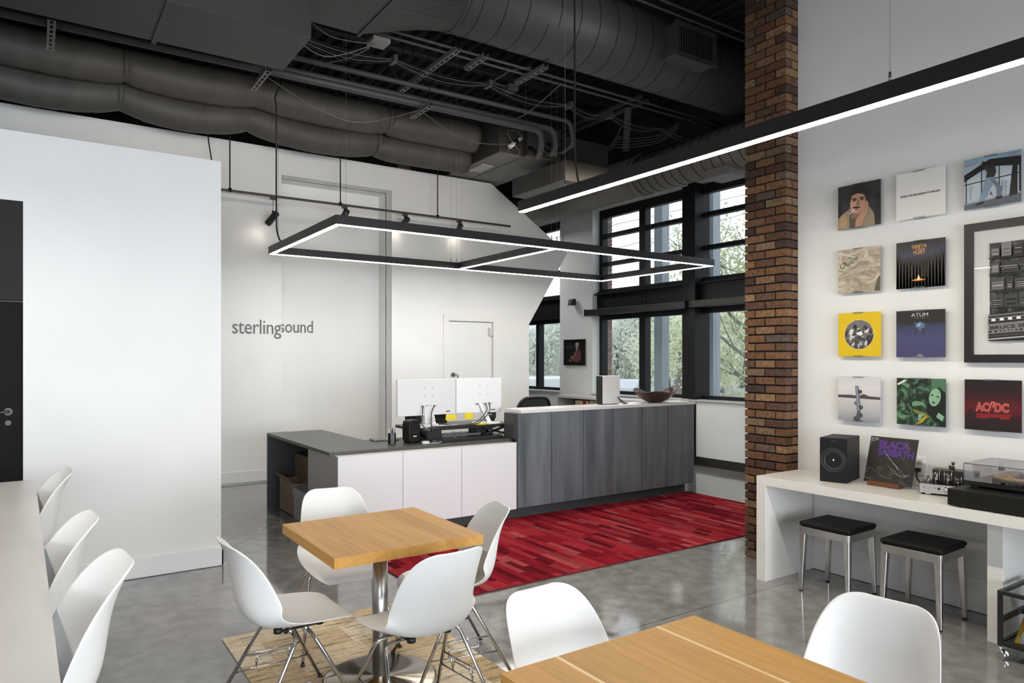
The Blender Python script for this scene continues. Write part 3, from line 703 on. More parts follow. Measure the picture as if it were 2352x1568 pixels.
# air handler and the box duct behind it
fcu_m = noisy('air_handler_paint', [(.3, (.050, .048, .046)), (.7, (.065, .062, .059))], 3, rough=.5)
fb_m = noisy('air_handler_base', [(.3, (.15, .145, .14)), (.7, (.17, .165, .16))], 3, rough=.5)
ah = thing('air_handler', (5.7, 8.7, 4.4), 'dark air handler box hung above the angular end of the back wall', 'air handler')
MB().box(5.205, 5.60, 7.98, 9.62, 4.405, 4.92).build('plenum', fcu_m, ah, bevel=.003)
MB().box(5.61, 6.20, 7.90, 9.62, 4.405, 4.84).build('cabinet', fcu_m, ah, bevel=.003)
MB().box(5.21, 5.595, 7.985, 9.615, 4.395, 4.405).build('base_panel', fb_m, ah); MB().box(5.615, 6.195, 7.905, 9.615, 4.395, 4.405).build('base_panel', fb_m, ah)
MB().box(5.30, 5.50, 8.58, 8.95, 4.375, 4.395).build('access_hatch', mat('hatch', (.42, .41, .39), .5), ah, bevel=.002)
q = MB(); q.cyl((5.33, 8.92, 4.375), (5.33, 8.92, 4.36), .012, 8); q.build('latch', mat('white_plastic', (.8, .8, .8), .4), ah)
for x, z in ((5.93, 4.53), (6.09, 4.50)): MB().box(x - .035, x + .035, 7.895, 7.90, z - .035, z + .035).build('sticker', mat('sticker', (.55, .52, .47), .6), ah)
bd = thing('box_duct', (6.3, 8.0, 4.0), 'dark rectangular duct box beside the air handler, above the end of the linear light', 'duct')
MB().box(6.26, 7.05, 7.85, 8.62, 4.40, 4.76).build('upper_section', fcu_m, bd, bevel=.003)
MB().box(6.4, 6.56, 7.9, 8.6, 4.255, 4.40).build('neck', fcu_m, bd)
MB().box(5.85, 6.62, 7.36, 8.62, 4.0, 4.255).build('casing', fcu_m, bd, bevel=.003)
MB().box(5.86, 6.61, 7.37, 8.61, 3.99, 4.0).build('base_panel', fb_m, bd)
# pipes with elbows into the air handler
pp = thing('pipe', (5.3, 7.2, 4.5), 'lower painted pipe dropping into the air handler', 'pipe', 'painted pipes into the air handler')
MB().tube(fillet([(-2.2, 7.2, 4.46), (5.32, 7.2, 4.50), (5.34, 7.2, 4.28), (5.55, 7.55, 4.28), (5.66, 7.9, 4.5)], .09, 6), .042, 14).build('pipe_run', pipe_paint, pp)
for x in (1.87, 3.62): MB().cyl((x - .01, 7.2, 4.483), (x + .01, 7.2, 4.483), .047, 14).build('coupling', pipe_paint, pp)
pp = thing('pipe', (5.3, 7.28, 4.6), 'second painted pipe beside the lowest one, elbowed at its end', 'pipe', 'painted pipes into the air handler')
MB().tube(fillet([(-2.2, 7.32, 4.555), (5.62, 7.32, 4.60), (5.66, 7.32, 4.36), (5.8, 7.6, 4.36), (5.86, 7.9, 4.55)], .09, 6), .036, 14).build('pipe_run', pipe_paint, pp)
pp = thing('pipe', (5.6, 7.15, 4.7), 'thin upper painted pipe with a long drop before the air handler', 'pipe', 'painted pipes into the air handler')
MB().tube(fillet([(1.7, 7.1, 4.63), (5.72, 7.1, 4.66), (5.78, 7.1, 4.38), (5.9, 7.5, 4.38), (5.98, 7.9, 4.62)], .08, 6), .028, 12).build('pipe_run', pipe_paint, pp)
# conduits along the spiral duct
for i, (y, z, x0, l) in enumerate(((6.28, 4.765, 2.6, 'thin conduit under the large spiral duct, nearest it'), (6.38, 4.75, 2.6, 'second thin conduit under the large spiral duct'), (6.60, 4.86, 2.1, 'third thin conduit behind the spiral duct'),
                                ((5.30), 5.316, 4.3, 'conduit running above the large spiral duct'), (5.20, 5.34, 4.3, 'twin conduit above the spiral duct, toward the brick pillar'))):
    tag(MB().cyl((x0, y, z), (8.2, y, z), .014, 8).build('conduit', pipe_paint), l, 'pipe', 'ceiling conduits')
R = random.Random(5)
for i in range(5):
    xs = [2.0, 3.05, 4.2, 5.35, 6.0, 6.9, 8.1]; pts = []
    for a, b_ in zip(xs, xs[1:]):
        for k in range(6):
            t = k / 6; pts.append((a + (b_ - a) * t, 6.62 + .02 * i, 4.66 - math.sin(PI * t) * (.035 + .018 * i)))
    tag(MB().tube(pts, .0042, 5).build('data_cable', wire_grey if i % 2 else black_cord), ['topmost black cable of the bundle sagging under the spiral duct', 'topmost grey cable of the bundle sagging under the spiral duct', 'black cable in the middle of the bundle under the spiral duct', 'grey cable low in the bundle under the spiral duct', 'lowest sagging black cable of the bundle under the spiral duct'][i], 'cable', 'bundled cables under the spiral duct')
for x, w_ in ((3.05, 'leftmost, beside the pale junction box'), (4.2, 'second from the left'), (5.35, 'third from the left'), (6.0, 'nearest the brick pillar')):
    tag(MB().box(x - .02, x + .02, 6.60, 6.73, 4.63, 4.70).build('cable_hanger', pipe_paint, bevel=.004), 'hanger clip on the cable bundle under the spiral duct, ' + w_, 'hanger', 'cable hanger clips')
# perforated struts
def strut(x, y0, y1, z, label):
    c = thing('perforated_strut', (x, (y0 + y1) / 2, z), label, 'strut', 'perforated ceiling struts')
    m = MB(); m.box(x - .03, x - .026, y0, y1, z, z + .04); m.box(x + .026, x + .03, y0, y1, z, z + .04)
    n = max(2, int((y1 - y0) / .09)); w = (y1 - y0) / n
    m.box(x - .03, x - .012, y0, y1, z - .003, z); m.box(x + .012, x + .03, y0, y1, z - .003, z)
    for i in range(n + 1):
        yy = y0 + i * w; m.box(x - .012, x + .012, max(y0, yy - .016), min(y1, yy + .016), z - .003, z)
    m.build('channel', mat('strut_grey', (.16, .155, .15), .5), c)
    for y in (y0 + .05, y1 - .05): MB().cyl((x, y, z + .0), (x, y, 5.87 if y > 6.32 else z + .07), .005, 6).build('hanger_rod', black_steel, c)
strut(3.52, 6.15, 7.5, 4.69, 'long perforated strut between the conduits and the pipes'); strut(1.89, 7.0, 7.60, 4.40, 'short perforated strut under the pipes near the flat duct')
strut(3.64, 6.95, 7.45, 4.40, 'short perforated strut under the pipes, nearer the air handler'); strut(4.47, 5.95, 6.5, 4.67, 'perforated strut under the conduits, at the middle of the spiral duct')
strut(3.82, 6.1, 6.5, 4.68, 'perforated strut under the conduits, left of the middle'); strut(.12, 6.9, 7.6, 4.38, 'perforated strut far left under the flat duct')
jb = thing('junction_box', (4.69, 6.97, 4.8), 'square metal junction box with a bent conduit above the pipes', 'junction box')
MB().box(4.62, 4.76, 6.88, 7.02, 4.78, 4.85).build('box', mat('jbox', (.16, .16, .17), .4, .5), jb, bevel=.004)
MB().tube(fillet([(4.60, 6.92, 4.81), (4.40, 6.92, 4.82), (4.42, 6.55, 4.84), (4.6, 6.4, 4.86)], .08), .013, 8).build('bent_conduit', pipe_paint, jb)
eb = thing('junction_box', (2.77, 6.5, 4.72), 'pale junction box at the left end of the bundled cables', 'junction box')
MB().box(2.72, 2.90, 6.40, 6.58, 4.70, 4.74).build('cover', mat('jbox_cover', (.30, .29, .28), .5), eb); MB().box(2.73, 2.89, 6.41, 6.57, 4.74, 4.80).build('box', pipe_paint, eb)
# pale condensate pump on its wires before the air handler, loose cables
cp = thing('condensate_pump', (5.28, 7.72, 4.45), 'white tubular pump hanging on wires in front of the air handler', 'pump')
MB().cyl((5.20, 7.72, 4.40), (5.40, 7.74, 4.56), .028, 14).build('body', mat('white_plastic', (.8, .8, .8), .4), cp)
MB().cyl((5.27, 7.725, 4.457), (5.33, 7.73, 4.505), .030, 14).build('band', black_plastic, cp)
MB().tube(smoothpath([(5.4, 7.74, 4.56), (5.32, 7.7, 4.62), (5.16, 7.7, 4.60), (5.2, 7.7, 4.5), (5.34, 7.7, 4.36), (5.26, 7.7, 4.28), (5.17, 7.72, 4.32), (5.2, 7.72, 4.4)], 6), .005, 6).build('wire', wire_grey, cp)
MB().tube([(5.40, 7.74, 4.56), (5.46, 7.72, 4.75), (5.46, 7.72, 5.87)], .003, 5).build('hanger_wire', wire_grey, cp)
def loose(pts, r, m, l): tag(MB().tube(smoothpath(pts, 7), r, 6).build('loose_cable', m), l, 'cable', 'loose ceiling cables')
loose([(1.92, 7.3, 4.47), (2.5, 7.4, 4.28), (3.0, 7.4, 4.22), (3.62, 7.2, 4.42)], .004, wire_grey, 'thin cable sagging below the pipes between two short struts')
loose([(3.66, 7.2, 4.40), (4.3, 7.3, 4.22), (5.1, 7.5, 4.36)], .004, wire_grey, 'thin cable sagging from the short strut to the air handler')
loose([(4.95, 6.3, 4.72), (4.9, 6.9, 4.55), (4.95, 7.4, 4.6), (5.1, 7.6, 4.7)], .006, wire_grey, 'pale cable drooping from the conduits toward the white pump')
loose([(1.9, 6.5, 4.62), (2.3, 6.6, 4.50), (2.75, 6.5, 4.68)], .006, wire_grey, 'pale cable sagging from the flat duct to the pale junction box')
loose([(1.88, 6.2, 4.72), (2.3, 6.45, 4.64), (2.8, 6.5, 4.70)], .005, wire_grey, 'upper cable strung from the flat duct to the pale junction box')
loose([(2.76, 6.62, 4.70), (2.7, 7.0, 4.72), (2.66, 7.5, 4.84)], .011, wire_grey, 'stiff pale cable slanting across above the pipes')
loose([(6.9, 7.4, 4.9), (7.1, 7.9, 4.75), (7.3, 8.6, 4.9)], .006, wire_grey, 'pale cable between the roof joists near the window wall')
loose([(1.72, 9.12, 4.9), (1.74, 9.12, 4.35), (1.76, 9.12, 4.15), (1.81, 9.12, 3.85), (1.83, 9.12, 3.69)], .008, black_cord, 'black cord dropping to the track beside the white partition')
for i in range(4): loose([(7.30, 6.7, 4.82 - .02 * i), (7.15, 7.0, 4.70 - .035 * i), (6.9, 7.5 + .05 * i, 4.74 - .03 * i)], .004, wire_grey, '%s strand of the tangled wires below the joists near the window' % ('highest', 'second highest', 'second lowest', 'lowest')[i])

# open web roof joists
def joist(y, label):
    c = thing('roof_joist', (2, y, 5.3), label, 'joist', 'open web roof joists')
    jm = mat('joist_paint', (.035, .034, .033), .6)
    m = MB(); m.box(-5, 8.5, y - .05, y - .006, 5.30, 5.34); m.box(-5, 8.5, y + .006, y + .05, 5.30, 5.34); m.build('bottom_chord', jm, c)
    MB().box(-5, 8.5, y - .05, y + .05, 5.83, 5.875).build('top_chord', jm, c)
    m = MB(); x = -4.6; u = 0
    while x < 8.2:
        m.bar((x, y, 5.33), (x + .42, y, 5.84), .03, .03); m.bar((x + .42, y, 5.84), (x + .84, y, 5.33), .03, .03); x += .84
    m.build('web', jm, c)
for y, l in ((4.35, 'roof joist in front of the large spiral duct'), (6.45, 'roof joist just behind the large spiral duct'), (7.75, 'roof joist over the painted pipes'), (9.4, 'roof joist over the back wall'), (11.1, 'roof joist farthest back'), (2.5, 'roof joist over the wooden tables')):
    joist(y, l)
# slanting braces by the window wall
for i, (a, b_, l) in enumerate((((6.55, 6.9, 4.95), (7.45, 7.9, 4.76), 'slanting steel brace under the joists, nearer the spiral duct'), ((7.15, 7.7, 4.88), (7.85, 8.9, 4.98), 'slanting steel brace reaching the window wall'))):
    tag(MB().bar(a, b_, .09, .012).build('steel_brace', mat('brace', (.09, .088, .085), .5)), l, 'brace', 'slanting steel braces')
for x, y0, y1, z, w_ in ((6.5, 6.6, 9.0, 4.98, 'left'), (6.62, 6.6, 9.0, 4.95, 'right')):
    tag(MB().box(x - .02, x + .02, y0, y1, z, z + .04).build('angle_rail', mat('brace', (.09, .088, .085), .5)), w_ + ' one of the two parallel steel rails under the joists beside the box duct', 'rail', 'steel rails under the joists')

# lower spiral duct along the window wall
d2 = spiral_duct('spiral_duct', (7.66, 3.95, 4.39), (7.66, 7.7, 4.39), .30, 'lower spiral duct running along the top of the window wall', .17, 1, mt=noisy('duct_paint_warm', [(.3, (.20, .19, .175)), (.7, (.23, .22, .20))], 2.2, rough=.5))
MB().cyl((7.66, 7.7, 4.39), (7.66, 7.80, 4.39), .315, 48).build('collar', MATS['duct_paint_warm'], d2)
MB().cyl((7.66, 7.80, 4.39), (7.66, 12.2, 4.39), .30, 48).build('smooth_section', MATS['duct_paint_warm'], d2)
MB().box(7.48, 7.86, 6.0, 6.42, 4.02, 4.14).build('diffuser', mat('diffuser_grey', (.33, .33, .33), .5), d2, bevel=.006)
# ------------------------------------------------------------ shell chairs
shell_m = mat('white_shell', (.83, .83, .825), .42, spec=.35)
PR = [(.243, .398, .13), (.240, .418, .165), (.222, .432, .195), (.16, .438, .215), (.07, .432, .226), (-.02, .425, .231), (-.10, .422, .232), (-.165, .436, .228), (-.208, .476, .220),
      (-.230, .535, .213), (-.239, .60, .208), (-.247, .665, .200), (-.261, .725, .186), (-.281, .775, .164), (-.297, .803, .128), (-.304, .811, .082)]
CU = [0, .002, .006, .014, .026, .042, .066, .096, .120, .124, .108, .084, .056, .030, .012, .003]
def shell_mesh(lift):
    rows = []
    n = len(PR)
    for i in range(n):
        y, z, hw = PR[i]; a = PR[max(i - 1, 0)]; b = PR[min(i + 1, n - 1)]
        t = Vector((0, b[0] - a[0], b[1] - a[1])).normalized(); nn = Vector((0, t.z, -t.y))
        if nn.z < 0 and i < 8: nn = -nn
        row = []
        for j in range(13):
            s = -1 + 2 * j / 12; sx = math.copysign(abs(s) ** .92, s)
            row.append(Vector((sx * hw, y, z + lift)) + nn * (CU[i] * abs(s) ** 2.4))
        rows.append(row)
    m = MB(); vs = [p for r in rows for p in r]
    m.add(vs, [(i * 13 + j, i * 13 + j + 1, (i + 1) * 13 + j + 1, (i + 1) * 13 + j) for i in range(n - 1) for j in range(12)], smooth=True)
    return m
def make_chair(loc, rz, label, lift=0., group='white shell chairs at the wooden tables', name='dining_chair'):
    t = thing(name, loc, label, 'chair', group, rz)
    sh = shell_mesh(lift).build('seat_shell', shell_m, t, local=True, fixn=False)
    so = sh.modifiers.new('thick', 'SOLIDIFY'); so.thickness = .0085; so.offset = -1
    su = sh.modifiers.new('smooth', 'SUBSURF'); su.levels = 2; su.render_levels = 2
    h = .405 + lift
    for sx in (-1, 1):
        for sy in (-1, 1):
            y0 = .035 * sy - .0
            path = [(sx * .10, y0, h), (sx * .185, y0, h - .004), (sx * .262, sy * (.245 if sy > 0 else .255), .004)]
            MB().tube(fillet(path, .05, 7), .0085, 10).build('leg', chrome, t, local=True)
            MB().cyl((sx * .262, sy * (.245 if sy > 0 else .255), 0), (sx * .262, sy * (.245 if sy > 0 else .255), .012), .012, 10).build('foot_glide', black_plastic, t, local=True)
    for y in (-.035, .035): MB().cyl((-.11, y, h), (.11, y, h), .0085, 10).build('cross_tube', chrome, t, local=True)
    for sx in (-1, 1):
        for y in (-.085, .10):
            q = MB(); q.cyl((sx * .09, y, h + .0), (sx * .09, y, h + .022), .019, 12); q.bar((sx * .09, min(y, 0), h + .004), (sx * .09, max(y, 0), h + .004), .022, .004); q.build('shock_mount', black_plastic, t, local=True)
        def leg_at(z, sy): k = (h - .004 - z) / (h - .008); return (sx * (.185 + .077 * k), sy * (.035 + (.21) * k), z)
        w = MB(); r = .0038
        a, b = leg_at(.14 + lift * .5, 1), leg_at(.14 + lift * .5, -1); c, d = leg_at(.215 + lift * .6, 1), leg_at(.215 + lift * .6, -1)
        w.cyl(a, b, r, 6); w.cyl(c, d, r, 6)
        e1 = Vector(a).lerp(Vector(b), .28); e2 = Vector(a).lerp(Vector(b), .72); f1 = Vector((c[0], e1.y, c[2])); f2 = Vector((d[0], e2.y, d[2])); o = Vector((sx * .016, 0, 0))
        m1 = (e1 + f1) / 2; m2 = (e2 + f2) / 2
        w.tube(fillet([e1, e1.lerp(f1, .55) + o, e2.lerp(f2, .55) + o, e2], .012, 4), r, 6); w.cyl(e1, f1, r, 6); w.cyl(e2, f2, r, 6)
        w.build('stacking_wire', chrome, t, local=True)
    return t
ch = make_chair((.955, 3.19, .008), -PI / 2 + .05, 'white shell chair nearest the white partition, side on to the small wooden table')
def another(src, loc, rz, label, group=None):
    c = copy_tree(src); c.location = loc; c.rotation_euler = (0, 0, rz); c['label'] = label; ABS[c.name] = Vector(loc)
    if group: c['group'] = group
    return c
another(ch, (1.44, 3.84, .008), PI - .12, 'white shell chair behind the small wooden table, its back toward the low reception cabinets')
another(ch, (1.79, 3.21, .008), PI / 2 - .22, 'white shell chair between the small wooden table and the red rug')
another(ch, (1.39, 2.775, .008), .10, 'white shell chair seen from behind at the near side of the small wooden table')
another(ch, (1.44, 1.665, 0), PI + .05, 'white shell chair at the far edge of the larger wooden table, only its back showing')
another(ch, (2.02, 1.18, 0), PI / 2 + .12, 'white shell chair at the right edge of the larger wooden table, near the metal stools')
ci = make_chair((-.135, 4.28, 0), PI / 2 + .08, 'white shell bar chair at the far end of the island counter', .215, 'white shell bar chairs along the island counter', 'bar_chair')
another(ci, (-.11, 2.98, 0), PI / 2 + .08, 'white shell bar chair at the island counter, middle of the three')
another(ci, (-.07, 2.30, 0), PI / 2 + .08, 'white shell bar chair at the island counter, nearest of the three')

# ------------------------------------------------------------ wooden tables
def woodmat(name, stops, axis=1, gl=26, dark=.16, rough=.38):
    if name in MATS: return MATS[name]
    m = island(name, stops, rough=rough, noise=.02, spec=.3); L = m.node_tree.links; b = m.node_tree.nodes['Principled BSDF']
    src = b.inputs['Base Color'].links[0].from_socket
    tc = nd(m, 'ShaderNodeTexCoord'); mp = nd(m, 'ShaderNodeMapping'); s = [gl, gl, gl]; s[axis] = 1.2; mp.inputs['Scale'].default_value = s
    L.new(tc.outputs['Object'], mp.inputs[0])
    t = nd(m, 'ShaderNodeTexNoise'); t.inputs['Scale'].default_value = 1.6; t.inputs['Detail'].default_value = 8; t.inputs['Distortion'].default_value = .7; L.new(mp.outputs[0], t.inputs['Vector'])
    mr = nd(m, 'ShaderNodeMapRange'); mr.inputs[1].default_value = .3; mr.inputs[2].default_value = .7; mr.inputs[3].default_value = 1 - dark; mr.inputs[4].default_value = 1 + dark * .6
    L.new(t.outputs['Fac'], mr.inputs[0]); v = nd(m, 'ShaderNodeVectorMath', operation='SCALE'); L.new(src, v.inputs[0]); L.new(mr.outputs[0], v.inputs['Scale']); L.new(v.outputs[0], b.inputs['Base Color'])
    return m
oak = woodmat('oak_planks', [(0, (.47, .235, .052)), (.5, (.55, .285, .070)), (1, (.60, .325, .085))], rough=.5)
oak_end = woodmat('oak_planks_worn', [(0, (.49, .255, .060)), (.45, (.59, .32, .085)), (1, (.53, .285, .070))], rough=.48)
pale_strip = mat('pale_sapwood', (.78, .56, .30), .4)
def table(name, loc, x0, x1, y0, y1, z0, z1, edges, label, strips=(), m=oak):
    t = thing(name, loc, label, 'table', 'square wooden pedestal tables'); q = MB(); xs = [x0] + edges + [x1]
    for a, b in zip(xs, xs[1:]): q.box(a, b, y0, y1, z0, z1)
    for s in strips: q.box(s - .006, s + .006, y0 + .0005, y1 - .0005, z1 - .0005, z1 + .0004, 1)
    q.build('tabletop', [m, pale_strip], t)
    cx, cy = loc[0], loc[1]
    MB().cyl((cx, cy, .020), (cx, cy, z0 - .008), .0385, 32).build('column', brushed, t)
    MB().lathe([(0.001, .022), (.04, .022), (.045, .014), (.27, .008), (.281, .004), (.281, 0), (.001, 0)], (cx, cy, loc[2]), 64).build('base_plate', noisy('bronzed_base', [(.35, (.28, .25, .21)), (.65, (.38, .33, .26))], 3, rough=.18, metal=1.), t)
    MB().box(cx - .2, cx + .2, cy - .025, cy + .025, z0 - .008, z0 - .001).box(cx - .025, cx + .025, cy - .2, cy + .2, z0 - .008, z0 - .001).build('top_bracket', black_steel, t)
    return t
table('square_table', (1.43, 3.283, .008), 1.057, 1.802, 2.905, 3.662, .703, .75, [1.20, 1.335, 1.47, 1.60, 1.70], 'small square wooden pedestal table standing on the beige rug')
table('square_table', (1.43, 1.21, .0), 1.045, 1.812, .82, 1.595, .703, .75, [1.12, 1.238, 1.36, 1.50, 1.63, 1.72], 'wooden table with pale inlaid strips at the bottom edge of the photo', (1.235, 1.637), oak_end)

# ------------------------------------------------------------ rugs
def patch_rug(name, x0, x1, y0, y1, z, mats, across, lenr, label, along='y', seed=1, border=True):
    t = thing(name, ((x0 + x1) / 2, (y0 + y1) / 2, 0), label, 'rug'); R = random.Random(seed)
    MB().box(x0, x1, y0, y1, 0.0005, z).build('backing', mats[1], t)
    q = MB(); a0, a1, b0, b1 = (x0, x1, y0, y1) if along == 'y' else (y0, y1, x0, x1)
    a = a0
    while a < a1 - 1e-4:
        w = min(across * R.uniform(.85, 1.15), a1 - a); b = b0 - R.uniform(0, lenr[1])
        while b < b1:
            l = R.uniform(*lenr); s, e_ = max(b, b0), min(b + l, b1)
            if e_ > s:
                if along == 'y': q.add([(a, s, z + .0008), (a + w, s, z + .0008), (a + w, e_, z + .0008), (a, e_, z + .0008)], [(0, 1, 2, 3)])
                else: q.add([(s, a, z + .0008), (e_, a, z + .0008), (e_, a + w, z + .0008), (s, a + w, z + .0008)], [(0, 1, 2, 3)])
            b += l
        a += w
    q.build('pile', mats[0], t)
    return t
red = island('red_rug', [(0, (.085, .004, .009)), (.18, (.15, .007, .014)), (.45, (.24, .012, .022)), (.7, (.32, .024, .034)), (.84, (.20, .030, .036)), (1, (.42, .075, .080))], rough=1., noise=.16, nscale=55, spec=.03)
patch_rug('rug', 2.20, 6.50, 4.085, 5.825, .009, [red, mat('rug_edge', (.10, .015, .018), .95)], .060, (.14, .46), 'large red patchwork rug on the concrete in front of the reception counter', seed=3)
beige = island('beige_rug', [(0, (.50, .37, .22)), (.3, (.62, .49, .33)), (.6, (.70, .59, .43)), (1, (.76, .68, .55))], rough=.95, noise=.1, nscale=40, spec=.1)
def streak(m, sc, th, dark):
    L = m.node_tree.links; b = m.node_tree.nodes['Principled BSDF']; src = b.inputs['Base Color'].links[0].from_socket
    tc = nd(m, 'ShaderNodeTexCoord'); mp = nd(m, 'ShaderNodeMapping'); mp.inputs['Scale'].default_value = sc; L.new(tc.outputs['Object'], mp.inputs[0])
    t = nd(m, 'ShaderNodeTexNoise'); t.inputs['Scale'].default_value = 1; t.inputs['Detail'].default_value = 8; t.inputs['Roughness'].default_value = .7; L.new(mp.outputs[0], t.inputs['Vector'])
    mr = nd(m, 'ShaderNodeMapRange'); mr.inputs[1].default_value = th; mr.inputs[2].default_value = th + .09; mr.inputs[3].default_value = 1; mr.inputs[4].default_value = dark
    L.new(t.outputs['Fac'], mr.inputs[0]); v = nd(m, 'ShaderNodeVectorMath', operation='SCALE'); L.new(src, v.inputs[0]); L.new(mr.outputs[0], v.inputs['Scale']); L.new(v.outputs[0], b.inputs['Base Color'])
streak(beige, (3, 32, 1), .535, .38); streak(beige, (12, 80, 1), .53, .62)
patch_rug('rug', .885, 1.99, 2.42, 4.245, .007, [beige, mat('rug_edge_beige', (.42, .34, .24), .95)], .27, (.30, .55), 'beige and brown patchwork rug under the small wooden table', along='x', seed=8)

# ------------------------------------------------------------ island counter at the left
ic = thing('island_counter', (-.5, 2.9, 0), 'pale stone topped island counter with white shell bar chairs along it', 'counter')
q = MB(); q.prism([(.006, 4.83, .88), (.060, .75, .88), (-1.15, .75, .88), (-1.15, 4.83, .88)], (0, 0, .035)); q.build('worktop', noisy('pale_quartz', [(.3, (.60, .585, .565)), (.7, (.66, .65, .63))], 2.5, rough=.3, detail=8), ic, bevel=.002)
MB().box(-1.10, -.42, .85, 4.78, .10, .88).build('cabinet', gloss_white, ic); MB().box(-1.05, -.47, .9, 4.73, 0, .10).build('plinth', black_plastic, ic)
# floor drain
dn = thing('floor_drain', (.212, 4.95, 0), 'round metal drain cover in the floor beyond the island chairs', 'drain')
q = MB(); q.lathe([(.001, .0012), (.058, .0012), (.060, 0), (.062, .002), (.068, .002), (.07, 0)], (.212, 4.95, .0005), 40)
for k in range(-5, 6): w = math.sqrt(.055 ** 2 - (k * .0098) ** 2) if abs(k * .0098) < .055 else 0; q.box(.212 - w, .212 + w, 4.95 + k * .0098 - .002, 4.95 + k * .0098 + .002, .0017, .003, 1)
q.build('cover', [mat('drain_metal', (.20, .19, .18), .4, .6), mat('drain_dark', (.05, .05, .05), .5)], dn)

# ------------------------------------------------------------ reception
def grainy(name, c1, c2, stretch, rough=.45, sc=1.):
    return noisy(name, [(.28, c1), (.5, tuple((a + b) / 2 for a, b in zip(c1, c2))), (.75, c2)], sc, stretch, rough=rough, detail=7, dist=.3)
grey_lam = grainy('grey_wood_laminate', (.078, .090, .104), (.19, .212, .235), (9, 9, .9), .42)
dark_top = noisy('dark_worktop', [(.3, (.055, .052, .049)), (.7, (.078, .074, .070))], 14, rough=.4, detail=8)
dark_side = mat('dark_laminate', (.060, .062, .068), .45)
ld = thing('reception_desk', (3.0, 6.6, 0), 'low reception desk with white doors and an L shaped dark grey top', 'desk')
q = MB(); q.prism([(2.10, 5.897, .765), (3.995, 5.897, .765), (3.995, 6.62, .765), (2.71, 6.62, .765), (2.71, 7.86, .765), (2.10, 7.86, .765)], (0, 0, .030)); q.build('desktop', dark_top, ld, bevel=.0015)
q = MB(); q.box(2.10, 2.71, 7.825, 7.86, 0, .765); q.build('end_panel', dark_side, ld)
q = MB(); q.box(2.68, 2.71, 6.60, 7.825, 0, .765); q.build('back_panel', mat('desk_inside', (.02, .02, .02), .6), ld)
q = MB(); q.box(2.145, 3.995, 5.825, 6.60, .10, .762); q.build('carcass', mat('cabinet_side', (.42, .40, .385), .4), ld)
MB().box(2.145, 3.995, 5.805, 5.90, .7625, .7645).build('top_trim', mat('trim_cream', (.70, .69, .66), .4), ld)
for a, b in ((2.145, 2.748), (2.752, 3.359), (3.363, 3.992)): MB().box(a, b, 5.805, 5.823, .10, .762).build('cabinet_door', gloss_white, ld, bevel=.001)
MB().box(2.20, 4.0, 5.88, 6.5, 0, .10).build('toe_kick', dark_side, ld)
rc = thing('reception_counter', (5.3, 6.0, 0), 'tall reception counter clad in grey wood grain panels with a white top', 'reception counter')
xs = [4.009, 4.437, 4.864, 5.288, 5.726, 6.149, 6.600]
for i, (a, b) in enumerate(zip(xs, xs[1:])): MB().box(a + .0035, b - .0035, 5.81, 5.83, .105, 1.05).build('front_panel', grey_lam, rc)
MB().box(3.985, 4.02, 5.832, 6.02, .80, 1.05).box(4.02, 6.595, 5.831, 6.02, .10, 1.05).build('counter_body', dark_side, rc)
MB().box(3.997, 4.008, 5.812, 5.83, .105, 1.05).build('end_strip', dark_side, rc)
MB().box(4.045, 6.62, 5.80, 6.12, 1.052, 1.086).build('counter_top', mat('white_solid_surface', (.80, .79, .78), .25), rc, bevel=.002)
MB().box(4.005, 6.52, 5.885, 6.0, 0, .10).build('toe_kick', mat('toe_blue_grey', (.045, .050, .058), .5), rc)
MB().box(4.03, 6.595, 6.05, 6.75, .735, .765).build('worktop', dark_top, rc); MB().box(6.56, 6.59, 6.02, 6.75, 0, .735).build('end_panel', dark_side, rc)

# boxes in the kneehole
def carton(x0, x1, y0, y1, z1, m, label, lid=0, flap=False, z0=.002, cat='box'):
    t = thing('cardboard_box' if not lid else 'lidded_box', ((x0 + x1) / 2, (y0 + y1) / 2, z0), label, cat, 'boxes under the reception desk')
    if flap:
        q = MB(); w = .006; q.box(x0, x0 + w, y0, y1, z0, z1); q.box(x1 - w, x1, y0, y1, z0, z1); q.box(x0 + w, x1 - w, y0, y0 + w, z0, z1); q.box(x0 + w, x1 - w, y1 - w, y1, z0, z1); q.box(x0, x1, y0, y1, z0, z0 + w); q.build('body', m, t)
        MB().add([(x0, y0 + .01, z1), (x0, y1 - .01, z1), (x0 - .07, y1 - .02, z1 + .08), (x0 - .07, y0 + .02, z1 + .08), (x0 + .004, y0 + .01, z1), (x0 + .004, y1 - .01, z1), (x0 - .066, y1 - .02, z1 + .082), (x0 - .066, y0 + .02, z1 + .082)], [(0, 1, 2, 3), (7, 6, 5, 4), (0, 3, 7, 4), (1, 5, 6, 2), (2, 6, 7, 3), (0, 4, 5, 1)]).build('flap', m, t)
    else:
        MB().box(x0, x1, y0, y1, z0, z1).build('body', m, t, bevel=.002)
        if lid: MB().box(x0 - .008, x1 + .008, y0 - .008, y1 + .008, z1 - lid, z1 + .004).build('lid', m, t, bevel=.003)
        else: MB().box((x0 + x1) / 2 - .025, (x0 + x1) / 2 + .025, y0 - .0005, y1 + .0005, z1 - .1, z1 + .0008).build('tape', mat('tape', (.35, .26, .16), .3), t)
card = noisy('cardboard', [(.3, (.27, .19, .125)), (.7, (.34, .245, .165))], 6, rough=.85); card_d = noisy('cardboard_dark', [(.3, (.22, .15, .095)), (.7, (.28, .20, .13))], 6, rough=.85)
carton(2.36, 2.66, 7.13, 7.72, .575, card_d, 'tall brown cardboard box standing at the back under the reception desk')
carton(2.17, 2.36, 7.15, 7.62, .33, card, 'open brown cardboard box with a raised flap under the reception desk', flap=True)
